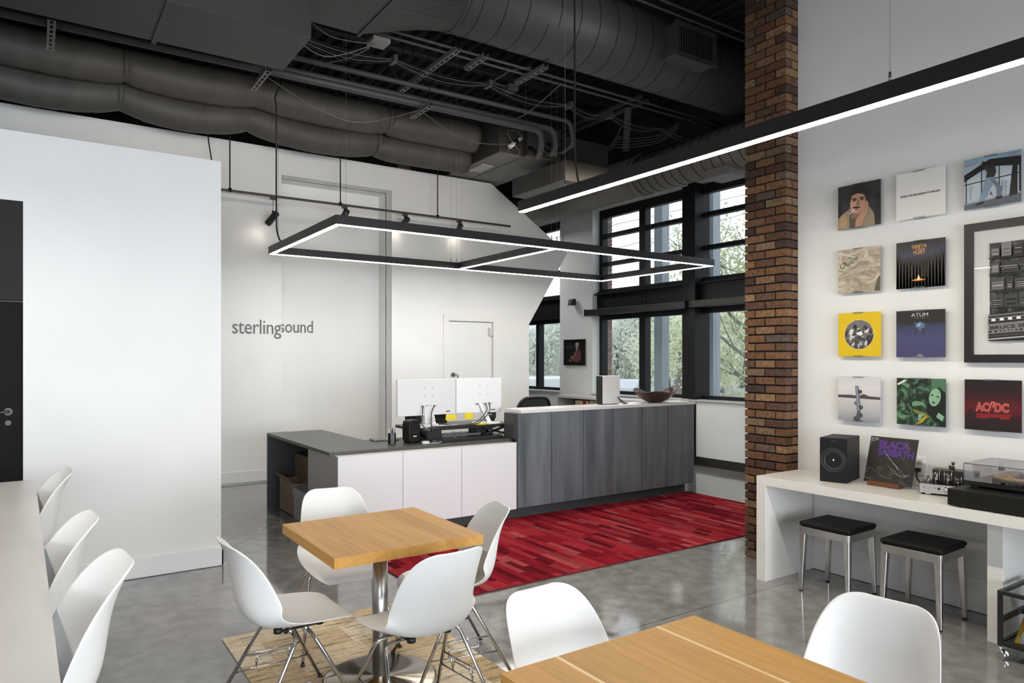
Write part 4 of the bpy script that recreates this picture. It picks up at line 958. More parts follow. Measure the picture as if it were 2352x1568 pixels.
carton(2.155, 2.55, 6.68, 7.08, .31, noisy('grey_box', [(.3, (.36, .37, .38)), (.7, (.42, .43, .44))], 6, rough=.6), 'grey lidded storage box nearest the cabinet under the reception desk', lid=.07)

# office chair behind the counter
oc = thing('office_chair', (5.1, 7.15, 0), 'black mesh office chair behind the tall counter', 'chair')
fab = noisy('black_mesh', [(.4, (.012, .012, .013)), (.6, (.035, .035, .037))], 120, rough=.8)
q = MB(); outer = [(-.20, .62), (-.245, .85), (-.235, 1.03), (-.17, 1.115), (-.08, 1.13), (.08, 1.13), (.17, 1.115), (.235, 1.03), (.245, .85), (.20, .62)]
def bk(x, z, o=0): return (5.06 + x, 6.93 + .25 * (x * x) * 3 + o + .05 * (1.13 - z), z)
q.tube([bk(p.x, p.y) for p in smoothpath([(a, b, 0) for a, b in outer], 5)], .017, 10); q.build('back_frame', black_plastic, oc)
sp = [p for p in smoothpath([(a, b, 0) for a, b in outer], 5)]; n = len(sp); q = MB(); vs = []
for i in range(n // 2 + 1):
    a, b = sp[i], sp[n - 1 - i]
    for k in range(9): t = k / 8; vs.append(bk(a.x + (b.x - a.x) * t, a.y))
q.add(vs, [(i * 9 + k, i * 9 + k + 1, (i + 1) * 9 + k + 1, (i + 1) * 9 + k) for i in range(n // 2) for k in range(8)], smooth=True); o = q.build('back_mesh', fab, oc); s_ = o.modifiers.new('t', 'SOLIDIFY'); s_.thickness = .006
MB().box(4.83, 5.29, 6.98, 7.44, .44, .52).build('seat', fab, oc, bevel=.035, bseg=3); MB().bar((5.06, 7.0, .46), (5.06, 6.97, .70), .06, .03).build('back_support', black_plastic, oc)
MB().cyl((5.06, 7.21, .12), (5.06, 7.21, .44), .025, 14).build('gas_column', black_plastic, oc)
for k in range(5):
    a = 2 * PI * k / 5 + .3; ex, ey = 5.06 + .29 * math.cos(a), 7.21 + .29 * math.sin(a)
    MB().bar((5.06, 7.21, .12), (ex, ey, .08), .05, .03).build('base_arm', black_plastic, oc); MB().cyl((ex - .02 * math.sin(a), ey + .02 * math.cos(a), .028), (ex + .02 * math.sin(a), ey - .02 * math.cos(a), .028), .028, 14).build('caster', black_plastic, oc)

# bookcase along the window wall, with books
bc = thing('low_bookcase', (8.05, 8.5, 0), 'low pale shelving unit along the window wall behind the counter', 'shelving unit')
pale = mat('pale_laminate', (.50, .475, .44), .45)
MB().box(7.86, 8.255, 7.36, 10.13, .905, .945).build('top', mat('pale_top', (.66, .64, .61), .4), bc)
MB().box(8.235, 8.255, 7.36, 10.13, .06, .905).build('back_panel', mat('bookcase_back', (.13, .12, .115), .6), bc); MB().box(7.88, 8.235, 7.38, 10.11, 0, .06).build('plinth', black_plastic, bc)
for y in (7.36, 8.26, 9.04, 10.10): MB().box(7.865, 8.235, y, y + .03, .06, .905).build('divider', pale, bc)
for z in (.06, .53): MB().box(7.865, 8.235, 7.39, 10.10, z, z + .025).build('shelf', pale, bc)
R = random.Random(9); y = 9.66; i = 0
cols = [(.62, .50, .32)] * 6 + [(.36, .05, .045), (.30, .04, .04), (.42, .10, .07), (.55, .50, .42), (.10, .10, .12), (.5, .44, .3)]
while y > 9.10 and i < 15:
    w = R.uniform(.028, .042); h = .31 + (0 if i < 6 else R.uniform(-.02, .03)); c = cols[min(i, len(cols) - 1)]
    t = thing('book', (8.0, y - w / 2, .557), 'tan spined book, %s of the six alike in the low shelving unit' % ['first', 'second', 'third', 'fourth', 'fifth', 'last'][i] if i < 6 else '%s book on the low shelf' % (['dark red, next to the tan row', 'deep red', 'brownish red', 'cream', 'black', 'pale tan'] + ['pale tan, farther right', 'pale tan, right again', 'pale tan, at the right end'])[i - 6], 'book', 'tan books in the low shelving unit' if i < 6 else 'mixed books in the low shelving unit')
    bm_ = mat('book_cover_%d' % min(i, 11) if i > 5 else 'book_cover_tan', c, .6)
    MB().box(7.90, 8.10, y - w + .001, y - .001, .557, .557 + h).build('cover', bm_, t, bevel=.002); MB().box(7.905, 8.102, y - w + .005, y - .005, .56, .558 + h).build('pages', mat('paper', (.75, .73, .68), .8), t)
    y -= w; i += 1

# white computer and wooden bowl on the counter
pc = thing('desktop_computer', (5.4, 6.02, 1.086), 'white upright computer with a black front edge standing on the tall counter', 'computer')
MB().box(5.275, 5.535, 5.965, 6.063, 1.092, 1.41).build('casing', mat('pc_white', (.87, .87, .88), .35), pc, bevel=.004)
MB().box(5.262, 5.275, 5.968, 6.060, 1.095, 1.407).build('front_bezel', mat('bezel_black', (.008, .008, .008), .5), pc)
MB().box(5.29, 5.52, 5.975, 6.075, 1.087, 1.092).build('foot', black_plastic, pc)
q = MB()
for i in range(3): q.tube(smoothpath([(5.50 + .01 * i, 5.963, 1.15 + .01 * i), (5.48, 5.93, 1.16), (5.50 + .02 * i, 5.92, 1.12), (5.56 + .03 * i, 5.93, 1.09), (5.62, 6.0, 1.089)], 5), .0035, 6)
q.build('cable', black_cord, pc)
bw = thing('wooden_bowl', (6.09, 5.95, 1.086), 'dark wooden bowl with a wavy rim at the right end of the tall counter', 'bowl')
vs = []; NR, NA = 10, 72
for i in range(NR + 1):
    t = i / NR
    for j in range(NA):
        a = 2 * PI * j / NA; wob = math.cos(2 * a + .6) * .5 + math.cos(3 * a - .4) * .5
        r = .075 + (.20 + .035 * math.cos(2 * a)) * (t ** .8); z = .012 + .128 * t ** 1.3 + .045 * wob * t ** 3
        vs.append((6.09 + 1.05 * r * math.cos(a), 5.95 + .60 * r * math.sin(a), 1.086 + z))
k = len(vs); vs.append((6.09, 5.95, 1.099))
fs = [(i * NA + j, i * NA + (j + 1) % NA, (i + 1) * NA + (j + 1) % NA, (i + 1) * NA + j) for i in range(NR) for j in range(NA)] + [(k, (j + 1) % NA, j) for j in range(NA)]
q = MB(); q.add(vs, fs, smooth=True); o = q.build('body', grainy('dark_bowl_wood', (.035, .014, .010), (.085, .038, .026), (2, 8, 8), .35, 4), bw, fixn=False); s_ = o.modifiers.new('t', 'SOLIDIFY'); s_.thickness = .010; s_.offset = 1
MB().lathe([(.001, 0), (.082, 0), (.080, .014), (.001, .014)], (6.09, 5.95, 1.0865), 40).build('foot', MATS['dark_bowl_wood'], bw)

# ------------------------------------------------------------ listening counter on the right
lc = thing('wall_counter', (4.64, 1.2, 0), 'long white counter along the record wall, ending at the brick pillar', 'counter')
cm_ = mat('cream_solid_surface', (.76, .745, .72), .22)
MB().box(4.345, 4.920, -1.5, 3.24, .690, .753).build('counter_top', cm_, lc, bevel=.0015)
MB().box(4.345, 4.920, 3.165, 3.24, 0, .690).build('end_panel', cm_, lc, bevel=.0015); MB().box(4.475, 4.920, 1.715, 1.795, 0, .690).build('leg_panel', cm_, lc, bevel=.0015)
alu = noisy('polished_aluminium', [(.3, (.60, .59, .58)), (.7, (.72, .71, .70))], 8, rough=.16, metal=1.)
def stool(cx, cy, rz, label):
    t = thing('stool', (cx, cy, 0), label, 'stool', 'metal stools under the wall counter', rz); s = .178
    q = MB()
    for a in (0, 1, 2, 3):
        M = Matrix.Rotation(a * PI / 2, 4, 'Z'); q.box(-s + .012, s - .012, -s, -s + .012, .396, .448, 0, M)
    q.box(-s + .012, s - .012, -s + .012, s - .012, .440, .448); q.build('seat_frame', alu, t, bevel=.003, local=True)
    for sx in (-1, 1):
        for sy in (-1, 1):
            o = .020; x0, y0 = sx * (s - .002), sy * (s - .002); xb, yb = sx * (s + .003), sy * (s + .003)
            w1, w2 = .044, .026
            def ring(x, y, w, z): return [(x, y, z), (x - sx * w, y, z), (x - sx * w, y - sy * w, z), (x, y - sy * w, z)]
            q = MB(); q.add(ring(xb, yb, w2, .006) + ring(x0, y0, w1, .449), [(0, 1, 2, 3), (4, 7, 6, 5), (0, 4, 5, 1), (1, 5, 6, 2), (2, 6, 7, 3), (3, 7, 4, 0)]); q.build('leg', alu, t, bevel=.006, bseg=3, local=True)
            MB().box(min(xb, xb - sx * w2) + .002, max(xb, xb - sx * w2) - .002, min(yb, yb - sy * w2) + .002, max(yb, yb - sy * w2) - .002, 0, .006).build('foot_pad', black_plastic, t, local=True)
    MB().box(-s - .002, s + .002, -s - .002, s + .002, .450, .482).build('cushion', mat('black_leather', (.006, .006, .006), .5, spec=.2), t, bevel=.014, bseg=4, local=True)
    return t
stool(4.560, 2.745, .03, 'polished metal stool with a black cushion, nearer the brick pillar'); stool(4.565, 2.185, .03, 'polished metal stool with a black cushion, nearer the counter leg')
# ------------------------------------------------------------ desk equipment
mw = mat('monitor_white', (.80, .80, .81), .35)
def monitor(p0, p1, z0, z1, label, ports, stand):
    p0 = Vector((*p0, 0)); p1 = Vector((*p1, 0)); d = (p1 - p0); L = d.length; d.normalize(); nrm = Vector((d.y, -d.x, 0))      # toward the camera side
    mid = (p0 + p1) / 2; t = thing('monitor', (mid.x, mid.y, .95), label, 'monitor', 'white monitors on the desk riser')
    M = Matrix(((d.x, nrm.x, 0, p0.x), (d.y, nrm.y, 0, p0.y), (0, 0, 1, 0), (0, 0, 0, 1)))
    MB().box(0, L, -.030, 0, z0, z1, M=M).build('back_cover', mw, t, bevel=.004)
    MB().box(.006, L - .006, -.034, -.030, z0 + .006, z1 - .006, M=M).build('screen', mat('screen_black', (.01, .01, .012), .15), t)
    cx, cz = L * ports[0], z0 + ports[1]
    MB().box(cx - .10, cx + .10, 0, .0008, cz - .008, cz + .022, 0, M).build('port_panel', mat('port_panel', (.70, .70, .71), .4), t)
    for a in (-.085, -.03, .02, .055): MB().box(cx + a, cx + a + (.022 if a != .02 else .008), .0008, .003, cz, cz + .012, 0, M).build('port', black_plastic, t)
    for a in (-.045, .045):
        for b in (0, .085): MB().cyl(M @ Vector((cx + a, .0, cz + .11 + b)), M @ Vector((cx + a, .0025, cz + .11 + b)), .004, 8).build('screw_hole', black_plastic, t)
    MB().box(L - .12, L - .07, .0, .0009, z0 + .025, z0 + .035, 0, M).build('rating_label', black_plastic, t)
    if stand == 'neck':
        MB().box(cx - .055, cx + .055, -.06, .02, .945, z0 + .09, M=M).build('stand_neck', mw, t, bevel=.006)
        MB().lathe([(.001, .012), (.11, .010), (.118, 0), (.001, 0)], tuple(M @ Vector((cx, -.03, .9325))), 36).build('stand_foot', mw, t)
    else:
        q = MB(); q.prism([M @ Vector(v) for v in ((cx - .06, .02, z0 + .10), (cx - .02, .02, z0 + .10), (cx + .055, .10, .943), (cx + .005, .10, .943))], M.to_3x3() @ Vector((0, -.012, 0))); q.build('stand_neck', mw, t)
        MB().lathe([(.001, .010), (.15, .007), (.155, 0), (.001, 0)], tuple(M @ Vector((cx + .01, .05, .9325))), 40).build('stand_foot', mw, t)
    return t
monitor((2.945, 6.34), (3.625, 6.385), 1.032, 1.395, 'white backed monitor at the left on the desk riser, black plugs under its screw holes', (.52, .085), 'neck')
monitor((3.63, 6.385), (4.118, 6.27), 1.035, 1.40, 'white backed monitor at the right on the desk riser, angled, above the yellow note', (.60, .085), 'wedge')
rs = thing('desk_riser', (3.5, 6.3, .796), 'black standing desk riser with crossed arms on the low reception desk', 'desk riser')
bp_ = mat('riser_black', (.014, .014, .014), .38)
def slab(pts, z0, z1, nm, r=.06):
    q = MB(); ring = fillet([Vector((*p, z0)) for p in pts] + [Vector((*pts[0], z0))], r, 5); ring = ring[1:-1] if False else ring[:-1]
    q.prism(ring, (0, 0, z1 - z0)); return q.build(nm, bp_, rs, bevel=.003)
slab([(3.5, 6.07), (4.02, 6.07), (4.15, 6.2), (4.15, 6.62), (3.03, 6.62), (3.03, 6.17), (3.12, 6.07)], .905, .932, 'riser_top'); slab([(3.5, 5.97), (3.96, 5.97), (3.96, 6.52), (3.12, 6.52), (3.12, 5.97)], .797, .825, 'riser_base')
for x in (3.16, 3.86):
    MB().bar((x, 6.12, .825), (x, 6.46, .905), .10, .022).build('scissor_arm', bp_, rs); MB().bar((x + .04, 6.46, .825), (x + .04, 6.12, .905), .10, .022).build('scissor_arm', bp_, rs)
MB().bar((3.78, 6.10, .825), (4.06, 6.10, .905), .03, .02).build('side_arm', bp_, rs); MB().bar((3.78, 6.10, .905), (4.06, 6.10, .825), .03, .02).build('side_arm', bp_, rs)
MB().box(3.14, 3.52, 6.50, 6.53, .825, .905).build('rear_plate', bp_, rs); MB().box(3.84, 4.10, 6.46, 6.49, .825, .905).build('rear_plate', bp_, rs)
MB().box(3.30, 3.74, 6.08, 6.12, .835, .856).build('drawer_rail', mat('rail_grey', (.16, .17, .18), .35, .5), rs)
MB().box(3.14, 3.30, 6.10, 6.20, .825, .905).build('arm_housing', bp_, rs)
MB().box(3.72, 3.84, 6.14, 6.24, .825, .905).build('arm_housing', bp_, rs)
def desk_speaker(x, y, z, rz, label):
    t = thing('desk_speaker', (x, y, z), label, 'speaker', 'black desk speakers', rz); q = MB()
    prof = [(-.048, 0), (.048, 0), (.064, .03), (.068, .15), (.058, .205), (.03, .218), (-.03, .218), (-.058, .205), (-.068, .15), (-.064, .03)]
    q.prism([(a, -.07, b + .006) for a, b in prof], (0, .12, 0)); q.build('cabinet', mat('speaker_black', (.007, .007, .007), .45, spec=.3), t, bevel=.012, bseg=3, local=True)
    MB().prism([(-.046, -.0712, .17), (.046, -.0712, .17), (.030, -.06, .205), (-.030, -.06, .205)], (0, .001, 0)).build('bevel_panel', mat('speaker_gloss', (.03, .03, .028), .15), t, local=True)
    q = MB(); q.box(-.020, .020, -.0725, -.0705, .064, .073, 1)
    for z_ in (.10, .125): q.box(-.025, .025, -.0722, -.0705, z_, z_ + .006)
    q.build('rear_plate', [mat('speaker_slot', (.03, .03, .03), .3), mat('label_white', (.75, .75, .75), .5)], t, local=True)
    MB().box(-.05, .05, -.05, .05, 0, .007).build('foot', black_plastic, t, local=True)
desk_speaker(2.985, 6.15 - .02, .7965, .15, 'black desk speaker beside the pen cup, left of the riser')
desk_speaker(4.10, 6.48, .9335, -.5, 'black desk speaker on the riser, partly behind the tall counter')
pc = thing('pen_cup', (2.80, 6.15, .7965), 'black hexagonal pen cup on the dark desktop', 'pen cup')
MB().cyl((2.80, 6.15, .797), (2.80, 6.15, .90), .037, 6, smooth=False).build('cup', black_plastic, pc)
for i, (dx, dy, l, c, r) in enumerate(((-.022, .0, .145, (.60, .72, .45), .006), (.012, .01, .155, (.03, .03, .03), .004), (.0, -.01, .135, (.03, .03, .03), .005), (.022, -.004, .14, (.06, .06, .06), .004), (-.008, .012, .14, (.05, .05, .06), .004))):
    o = MB().cyl((2.80 + dx * .5, 6.15 + dy * .5, .8), (2.80 + dx * 1.3, 6.15 + dy, .797 + l), r, 8).build('pen', mat('pen_%d' % i, c, .4)); tag(o, ['pale green marker sticking out of the pen cup', 'tallest black pen in the pen cup', 'short black pen in the pen cup', 'dark grey pen leaning right in the pen cup', 'thin dark pen at the back of the pen cup'][i], 'pen', 'pens in the pen cup')
tag(MB().prism([(2.73, 6.42, .797), (2.98, 6.38, .797), (2.99, 6.56, .797), (2.76, 6.60, .797)], (0, 0, .014)).build('laptop', mat('laptop_grey', (.16, .155, .15), .35), bevel=.003), 'closed dark grey laptop lying behind the pen cup', 'laptop')
yel = mat('sticky_yellow', (.80, .62, .015), .7)
for p, l in ((((3.475, 6.33, .975), (3.60, 6.325, .975), (3.59, 6.335, 1.03), (3.485, 6.34, 1.03)), 'yellow sticky note hanging under the left monitor'), (((3.69, 6.315, .975), (3.79, 6.30, .975), (3.785, 6.315, 1.04), (3.70, 6.325, 1.04)), 'yellow sticky note hanging under the right monitor')):
    q = MB(); q.prism([Vector(v) for v in p], (.0, .0012, 0)); tag(q.build('sticky_note', yel), l, 'note', 'yellow sticky notes')
tag(MB().box(3.02, 3.42, 6.14, 6.30, .9325, .9350).build('paper_sheet', mat('paper_white', (.78, .78, .77), .8)), 'white papers on the riser before the left monitor', 'paper')
tag(MB().lathe([(.001, 0), (.07, .0), (.085, .008), (.001, .010)], (3.76, 6.135, .9325), 30).build('small_dish', yel), 'small yellow dish on the riser edge', 'dish')
tag(MB().box(3.41, 3.49, 6.10, 6.13, .9325, .948).build('eraser', mat('eraser_pink', (.60, .36, .33), .7), bevel=.004), 'pink eraser on the riser edge', 'eraser')
tag(MB().box(4.06, 4.16, 6.14, 6.18, .9325, .955).build('adapter', mat('label_white'), bevel=.004), 'small white adapter at the right edge of the riser', 'adapter')
q = MB(); q.cyl((3.30, 6.26, .9355), (3.30, 6.26, .975), .022, 14); q.cyl((3.30, 6.26, .975), (3.30, 6.26, 1.005), .014, 14, r2=.018); q.ball((3.30, 6.26, 1.018), .013); tag(q.build('glue_bottle', mat('paper_white')), 'small white bottle standing under the left monitor', 'bottle')
for x0, x1, l in ((3.09, 3.27, 'black tablet leaning under the left monitor, at its left'), (3.34, 3.56, 'black tablet leaning behind the yellow note')):
    tag(MB().prism([(x0, 6.45, .934), (x1, 6.45, .934), (x1, 6.48, 1.05), (x0, 6.48, 1.05)], (0, .01, 0)).build('tablet', mat('tablet_black', (.015, .012, .012), .2), bevel=.002), l, 'tablet', 'black tablets under the monitors')
def cab(pts, r, m, l, grp='cables hanging from the monitors'): tag(MB().tube(smoothpath(pts, 7), r, 6).build('cable', m), l, 'cable', grp)
cab([(3.225, 6.34, 1.125), (3.20, 6.30, 1.07), (3.15, 6.22, .97), (3.13, 6.06, .90), (3.13, 6.02, .82), (3.16, 6.0, .80)], .0055, black_cord, 'black cable from the left port of the left monitor')
cab([(3.355, 6.35, 1.125), (3.30, 6.30, 1.06), (3.22, 6.16, .96), (3.18, 6.05, .92), (3.15, 6.03, .84), (3.10, 6.0, .80)], .0055, black_cord, 'black cable from the right port of the left monitor')
cab([(3.93, 6.30, 1.135), (3.90, 6.22, 1.06), (3.70, 6.12, .955), (3.45, 6.09, .938), (3.2, 6.08, .942), (3.14, 6.06, .93)], .0055, black_cord, 'black cable looping from the right monitor along the riser')
cab([(3.98, 6.30, 1.14), (3.92, 6.20, 1.05), (3.72, 6.10, .95), (3.55, 6.085, .937), (3.3, 6.10, .938)], .0055, black_cord, 'second black cable looping from the right monitor')
cab([(3.02, 6.0, .799), (3.12, 5.98, .80), (3.2, 6.0, .81), (3.30, 6.02, .80), (3.02, 6.01, .80)], .004, black_cord, 'black cable coiled on the desktop beside the riser', 'cables on the desktop')
cab([(3.06, 5.99, .80), (3.2, 5.96, .80), (3.28, 6.0, .82), (3.4, 6.03, .81)], .003, mat('label_white'), 'thin white cable on the desktop below the riser', 'cables on the desktop')
cab([(3.36, 6.07, .86), (3.42, 6.06, .885), (3.45, 6.06, .85), (3.50, 6.06, .885), (3.42, 6.03, .84), (3.38, 6.01, .80)], .003, wire_grey, 'grey wire looping under the riser top', 'cables on the desktop')
tag(MB().box(3.03, 3.10, 5.96, 6.0, .797, .822).build('power_adapter', mat('label_white'), bevel=.003), 'white power adapter on the desktop in front of the speaker', 'adapter')
cab([(4.0, 6.06, .84), (4.05, 6.03, .90), (4.0, 6.03, .86), (3.9, 6.03, .82), (3.98, 6.0, .80), (3.6, 5.99, .80)], .006, black_cord, 'tangled black cable at the right end of the riser', 'cables on the desktop')
t = thing('small_box', (3.07, 6.2, .9325), 'tan and blue packet at the left end of the riser', 'packet'); MB().box(3.04, 3.10, 6.16, 6.24, .9327, .944).build('wrapper', mat('packet_tan', (.50, .38, .22), .6), t, bevel=.002); MB().box(3.05, 3.12, 6.17, 6.23, .9443, .960).build('sleeve', mat('packet_teal', (.06, .10, .12), .5), t, bevel=.003)

# ------------------------------------------------------------ wall lettering
let = mat('lettering_grey', (.125, .125, .14), .45)
def lettering(word, x0, x1, zb, h_asc, y, label):
    vs, _ = text_mesh(word, 1.0, spacing=.96); mx = max(v.x for v in vs); mn = min(v.x for v in vs); asc = max(v.y for v in vs)
    sx = (x1 - x0) / (mx - mn); sz = h_asc / asc
    M = Matrix(((sx, 0, 0, x0 - mn * sx), (0, 0, -1, y), (0, sz, 0, zb), (0, 0, 0, 1)))
    m = MB(); m.text(word, 1.0, M, depth=.007, spacing=.96)
    o = tag(m.build('wall_lettering', let), label, 'lettering', 'grey lettering on the back wall'); return o
lettering('sterling', 2.082, 2.696, 1.925, .183, 9.399, 'grey lettering reading sterling on the front plane of the back wall')
lettering('sound', 2.810, 3.276, 1.968, .172, 9.869, 'grey lettering reading sound inside the wall niche')

# ------------------------------------------------------------ records on the right wall
RXF = 4.900
def pm(name, c=(1, 1, 1), rough=.45): return mat('ink_' + name, c, rough)
def ell(cx, cy, rx, ry, rot=0, n=28, a0=0, a1=2 * PI):
    out = []
    for i in range(n):
        a = a0 + (a1 - a0) * i / (n if abs(a1 - a0 - 2 * PI) < 1e-6 else n - 1); x, y = rx * math.cos(a), ry * math.sin(a)
        out.append((cx + x * math.cos(rot) - y * math.sin(rot), cy + x * math.sin(rot) + y * math.cos(rot)))
    return out
class Print:
    """flat printed artwork: layers of ink a fraction of a millimetre apart, on the plane origin + a*U + b*V, stacked along N"""
    def __init__(s, O, U, V, N, d=.00022): s.O, s.U, s.V, s.N, s.d = Vector(O), Vector(U), Vector(V), Vector(N).normalized(), d; s.mb = MB(); s.mats = []; s.k = 1
    def mi(s, m):
        if m not in s.mats: s.mats.append(m)
        return s.mats.index(m)
    def poly(s, pts, m, same=False):
        if not same: s.k += 1
        pts = [(min(1, max(0, a)), min(1, max(0, b))) for a, b in pts]
        s.mb.add([s.O + s.U * a + s.V * b + s.N * s.d * s.k for a, b in pts], [tuple(range(len(pts)))], s.mi(m)); return s
    def rect(s, a0, b0, a1, b1, m, **k): return s.poly([(a0, b0), (a1, b0), (a1, b1), (a0, b1)], m, **k)
    def line(s, p, q, w, m, **k):
        d = Vector((q[0] - p[0], q[1] - p[1])).normalized() * w / 2; n = (-d.y, d.x)
        return s.poly([(p[0] + n[0], p[1] + n[1]), (q[0] + n[0], q[1] + n[1]), (q[0] - n[0], q[1] - n[1]), (p[0] - n[0], p[1] - n[1])], m, **k)
    def text(s, t, a, b, h, m, w=None, rot=0, align='LEFT', bold=0., shear=0., spacing=1.):
        s.k += 1; vs, fs = text_mesh(t, 1., spacing, align, bold, shear)
        if not vs: return s
        sx = h * 1.38
        if w: ww = max(v.x for v in vs) - min(v.x for v in vs); sx = w / ww
        sy = h * 1.38; c, n = math.cos(rot), math.sin(rot)
        out = []
        for v in vs:
            x, y = v.x * sx, v.y * sy; out.append(s.O + s.U * (a + x * c - y * n) + s.V * (b + x * n + y * c) + s.N * s.d * s.k)
        s.mb.add(out, fs, s.mi(m)); return s
    def done(s, parent, name='cover_print'): return s.mb.build(name, s.mats, parent, fixn=False)
clip_m = glassmat('clear_acrylic', (.93, .95, .95), .3, .05)
def record(y1, z0, label, cardm, w=.313, h=.315):
    y0 = y1 - w
    t = thing('record_sleeve', (4.92, (y0 + y1) / 2, z0), label, 'record', 'record sleeves on the right wall')
    MB().box(RXF, RXF + .005, y0, y1, z0, z0 + h).build('sleeve', cardm, t)
    cy = (y0 + y1) / 2 + .005
    for zz, s in ((z0 - .003, 1), (z0 + h, -1)):
        q = MB(); q.box(RXF - .004, 4.937, cy - .038, cy + .038, zz, zz + .003); q.box(RXF - .006, RXF - .004, cy - .038, cy + .038, zz + (0 if s > 0 else -.008), zz + (.011 if s > 0 else .003)); q.build('wall_clip', clip_m, t)
    return t, Print((RXF, y1, z0), (0, -w, 0), (0, 0, h), (-1, 0, 0))
skin = pm('skin', (.50, .27, .18)); skin_d = pm('skin_shadow', (.30, .14, .09)); hair = pm('hair', (.020, .014, .011)); tan = pm('shirt', (.30, .245, .165)); tan2 = pm('shirt_light', (.46, .30, .15)); blk = pm('black', (.008, .008, .009)); wht = pm('white', (.80, .79, .77))
# top left: portrait
t, p = record(2.945, 2.545, 'record sleeve with a portrait of a moustached man leaning on his hand, top left', pm('slate', (.018, .024, .026)))
p.rect(0, 0, 1, 1, gradient('ink_slate_fade', 'Z', 0, .315, [(0, (.012, .014, .016)), (1, (.026, .032, .034))], .45)); p.rect(0, 0, .1, .6, blk); p.rect(.87, 0, 1, .7, blk)
p.poly([(0, 0), (.88, 0), (.86, .25), (.76, .42), (.66, .48), (.30, .46), (.12, .36), (0, .26)], tan); p.poly([(.02, .05), (.20, .02), (.24, .20), (.16, .36), (.06, .30)], tan2)
p.poly([(.28, .0), (.44, .0), (.50, .30), (.28, .40)], pm('shirt_shadow', (.10, .075, .05))); p.poly([(.33, .22), (.60, .20), (.62, .45), (.33, .45)], skin_d)
p.poly(ell(.48, .57, .185, .26, .05), skin); p.poly(ell(.40, .50, .10, .17, .1), pm('skin_light', (.60, .35, .24)))
p.poly([(.28, .58), (.26, .78), (.34, .93), (.52, .98), (.72, .90), (.80, .72), (.76, .55), (.71, .52), (.70, .68), (.60, .74), (.46, .78), (.34, .74), (.31, .62)], hair)
for cx in (.40, .58): p.poly(ell(cx, .66, .065, .018, -.1), hair); p.poly(ell(cx, .62, .042, .017), blk)
p.poly([(.47, .64), (.44, .50), (.53, .50), (.51, .64)], skin_d); p.poly(ell(.45, .458, .095, .022, -.1), hair); p.poly(ell(.45, .415, .055, .015), pm('lips', (.28, .09, .08)))
p.poly([(.42, 0), (.58, .02), (.62, .16), (.72, .30), (.74, .50), (.70, .58), (.66, .54), (.62, .38), (.54, .30), (.44, .18)], skin); p.line((.645, .36), (.685, .55), .006, skin_d); p.line((.67, .34), (.71, .54), .006, skin_d)
p.line((.28, .33), (.41, .43), .022, wht)
for i in range(3): p.rect(.79, .57 - .035 * i, .96, .576 - .035 * i, pm('faint', (.09, .10, .10)))
p.done(t)
# top middle: white with one line of writing
t, p = record(2.522, 2.545, 'plain white record sleeve with one slanted line of small black writing', pm('paper', (.78, .77, .75)))
p.text('architects // the classic symptoms of a broken spirit', .085, .485, .050, pm('letter', (.012, .012, .012)), w=.82, bold=.03, shear=.25); p.done(t)
# top right: blue toned house and figure
sky_i = gradient('ink_sky', 'Z', 0, .315, [(0, (.42, .50, .60)), (.5, (.55, .62, .68)), (1, (.22, .34, .45))], .4)
t, p = record(2.095, 2.545, 'blue toned record sleeve of a walking figure before a glazed house, top right', pm('blue_edge', (.15, .2, .26)))
p.rect(0, 0, 1, 1, sky_i); p.poly([(0, .56), (0, .70), (.46, .93), (1, .88), (1, .70), (.50, .78), (.30, .72)], blk); p.poly([(0, 0), (1, 0), (1, .17), (0, .10)], pm('ground', (.10, .12, .15))); p.poly([(0, .10), (1, .17), (1, .20), (0, .13)], pm('kerb', (.34, .37, .42)))
for a in (.03, .31, .62): p.rect(a, .12, a + .018, .86 if a > .1 else .66, blk, same=a > .1)
p.line((0, .50), (1, .56), .02, blk); p.poly([(.80, .14), (.86, .75), (.94, .72), (.94, .15)], blk); p.rect(.965, .2, 1, .8, blk)
for a in (.12, .42, .68, .74):
    p.line((a, .18), (a + .01, .46), .010, pm('branch', (.18, .22, .27)))
    for k in range(5): p.line((a, .26 + .04 * k), (a + (.07 if k % 2 else -.07), .32 + .045 * k), .005, pm('branch', (.18, .22, .27)), same=k > 0)
jean = pm('denim', (.22, .30, .40)); p.poly([(.40, .58), (.54, .58), (.56, .50), (.34, .10), (.25, .09), (.28, .14)], jean); p.poly([(.46, .56), (.55, .52), (.68, .34), (.66, .14), (.58, .14), (.59, .33)], pm('denim_shade', (.13, .18, .25)))
p.poly([(.22, .04), (.36, .08), (.35, .12), (.24, .10)], blk); p.poly([(.56, .12), (.70, .13), (.67, .17), (.58, .17)], blk)
p.poly([(.37, .82), (.42, .84), (.44, .78), (.56, .80), (.58, .66), (.55, .56), (.40, .57), (.42, .68), (.38, .74)], pm('jacket', (.02, .022, .026))); p.poly(ell(.505, .83, .045, .055), hair); p.poly(ell(.36, .87, .03, .035), blk)
p.poly([(.46, .22), (.49, .30), (.50, .26), (.53, .18), (.50, .22)], pm('far_figure', (.12, .06, .08)))
p.text('Billy Joel', .03, .86, .05, pm('signature', (.45, .18, .24)), w=.2, shear=.4, rot=.1); p.text('GLASS', .78, .935, .035, pm('ink_blue', (.10, .13, .20)), w=.15); p.text('HOUSES', .80, .888, .035, pm('ink_red', (.35, .10, .14)), w=.17); p.done(t)
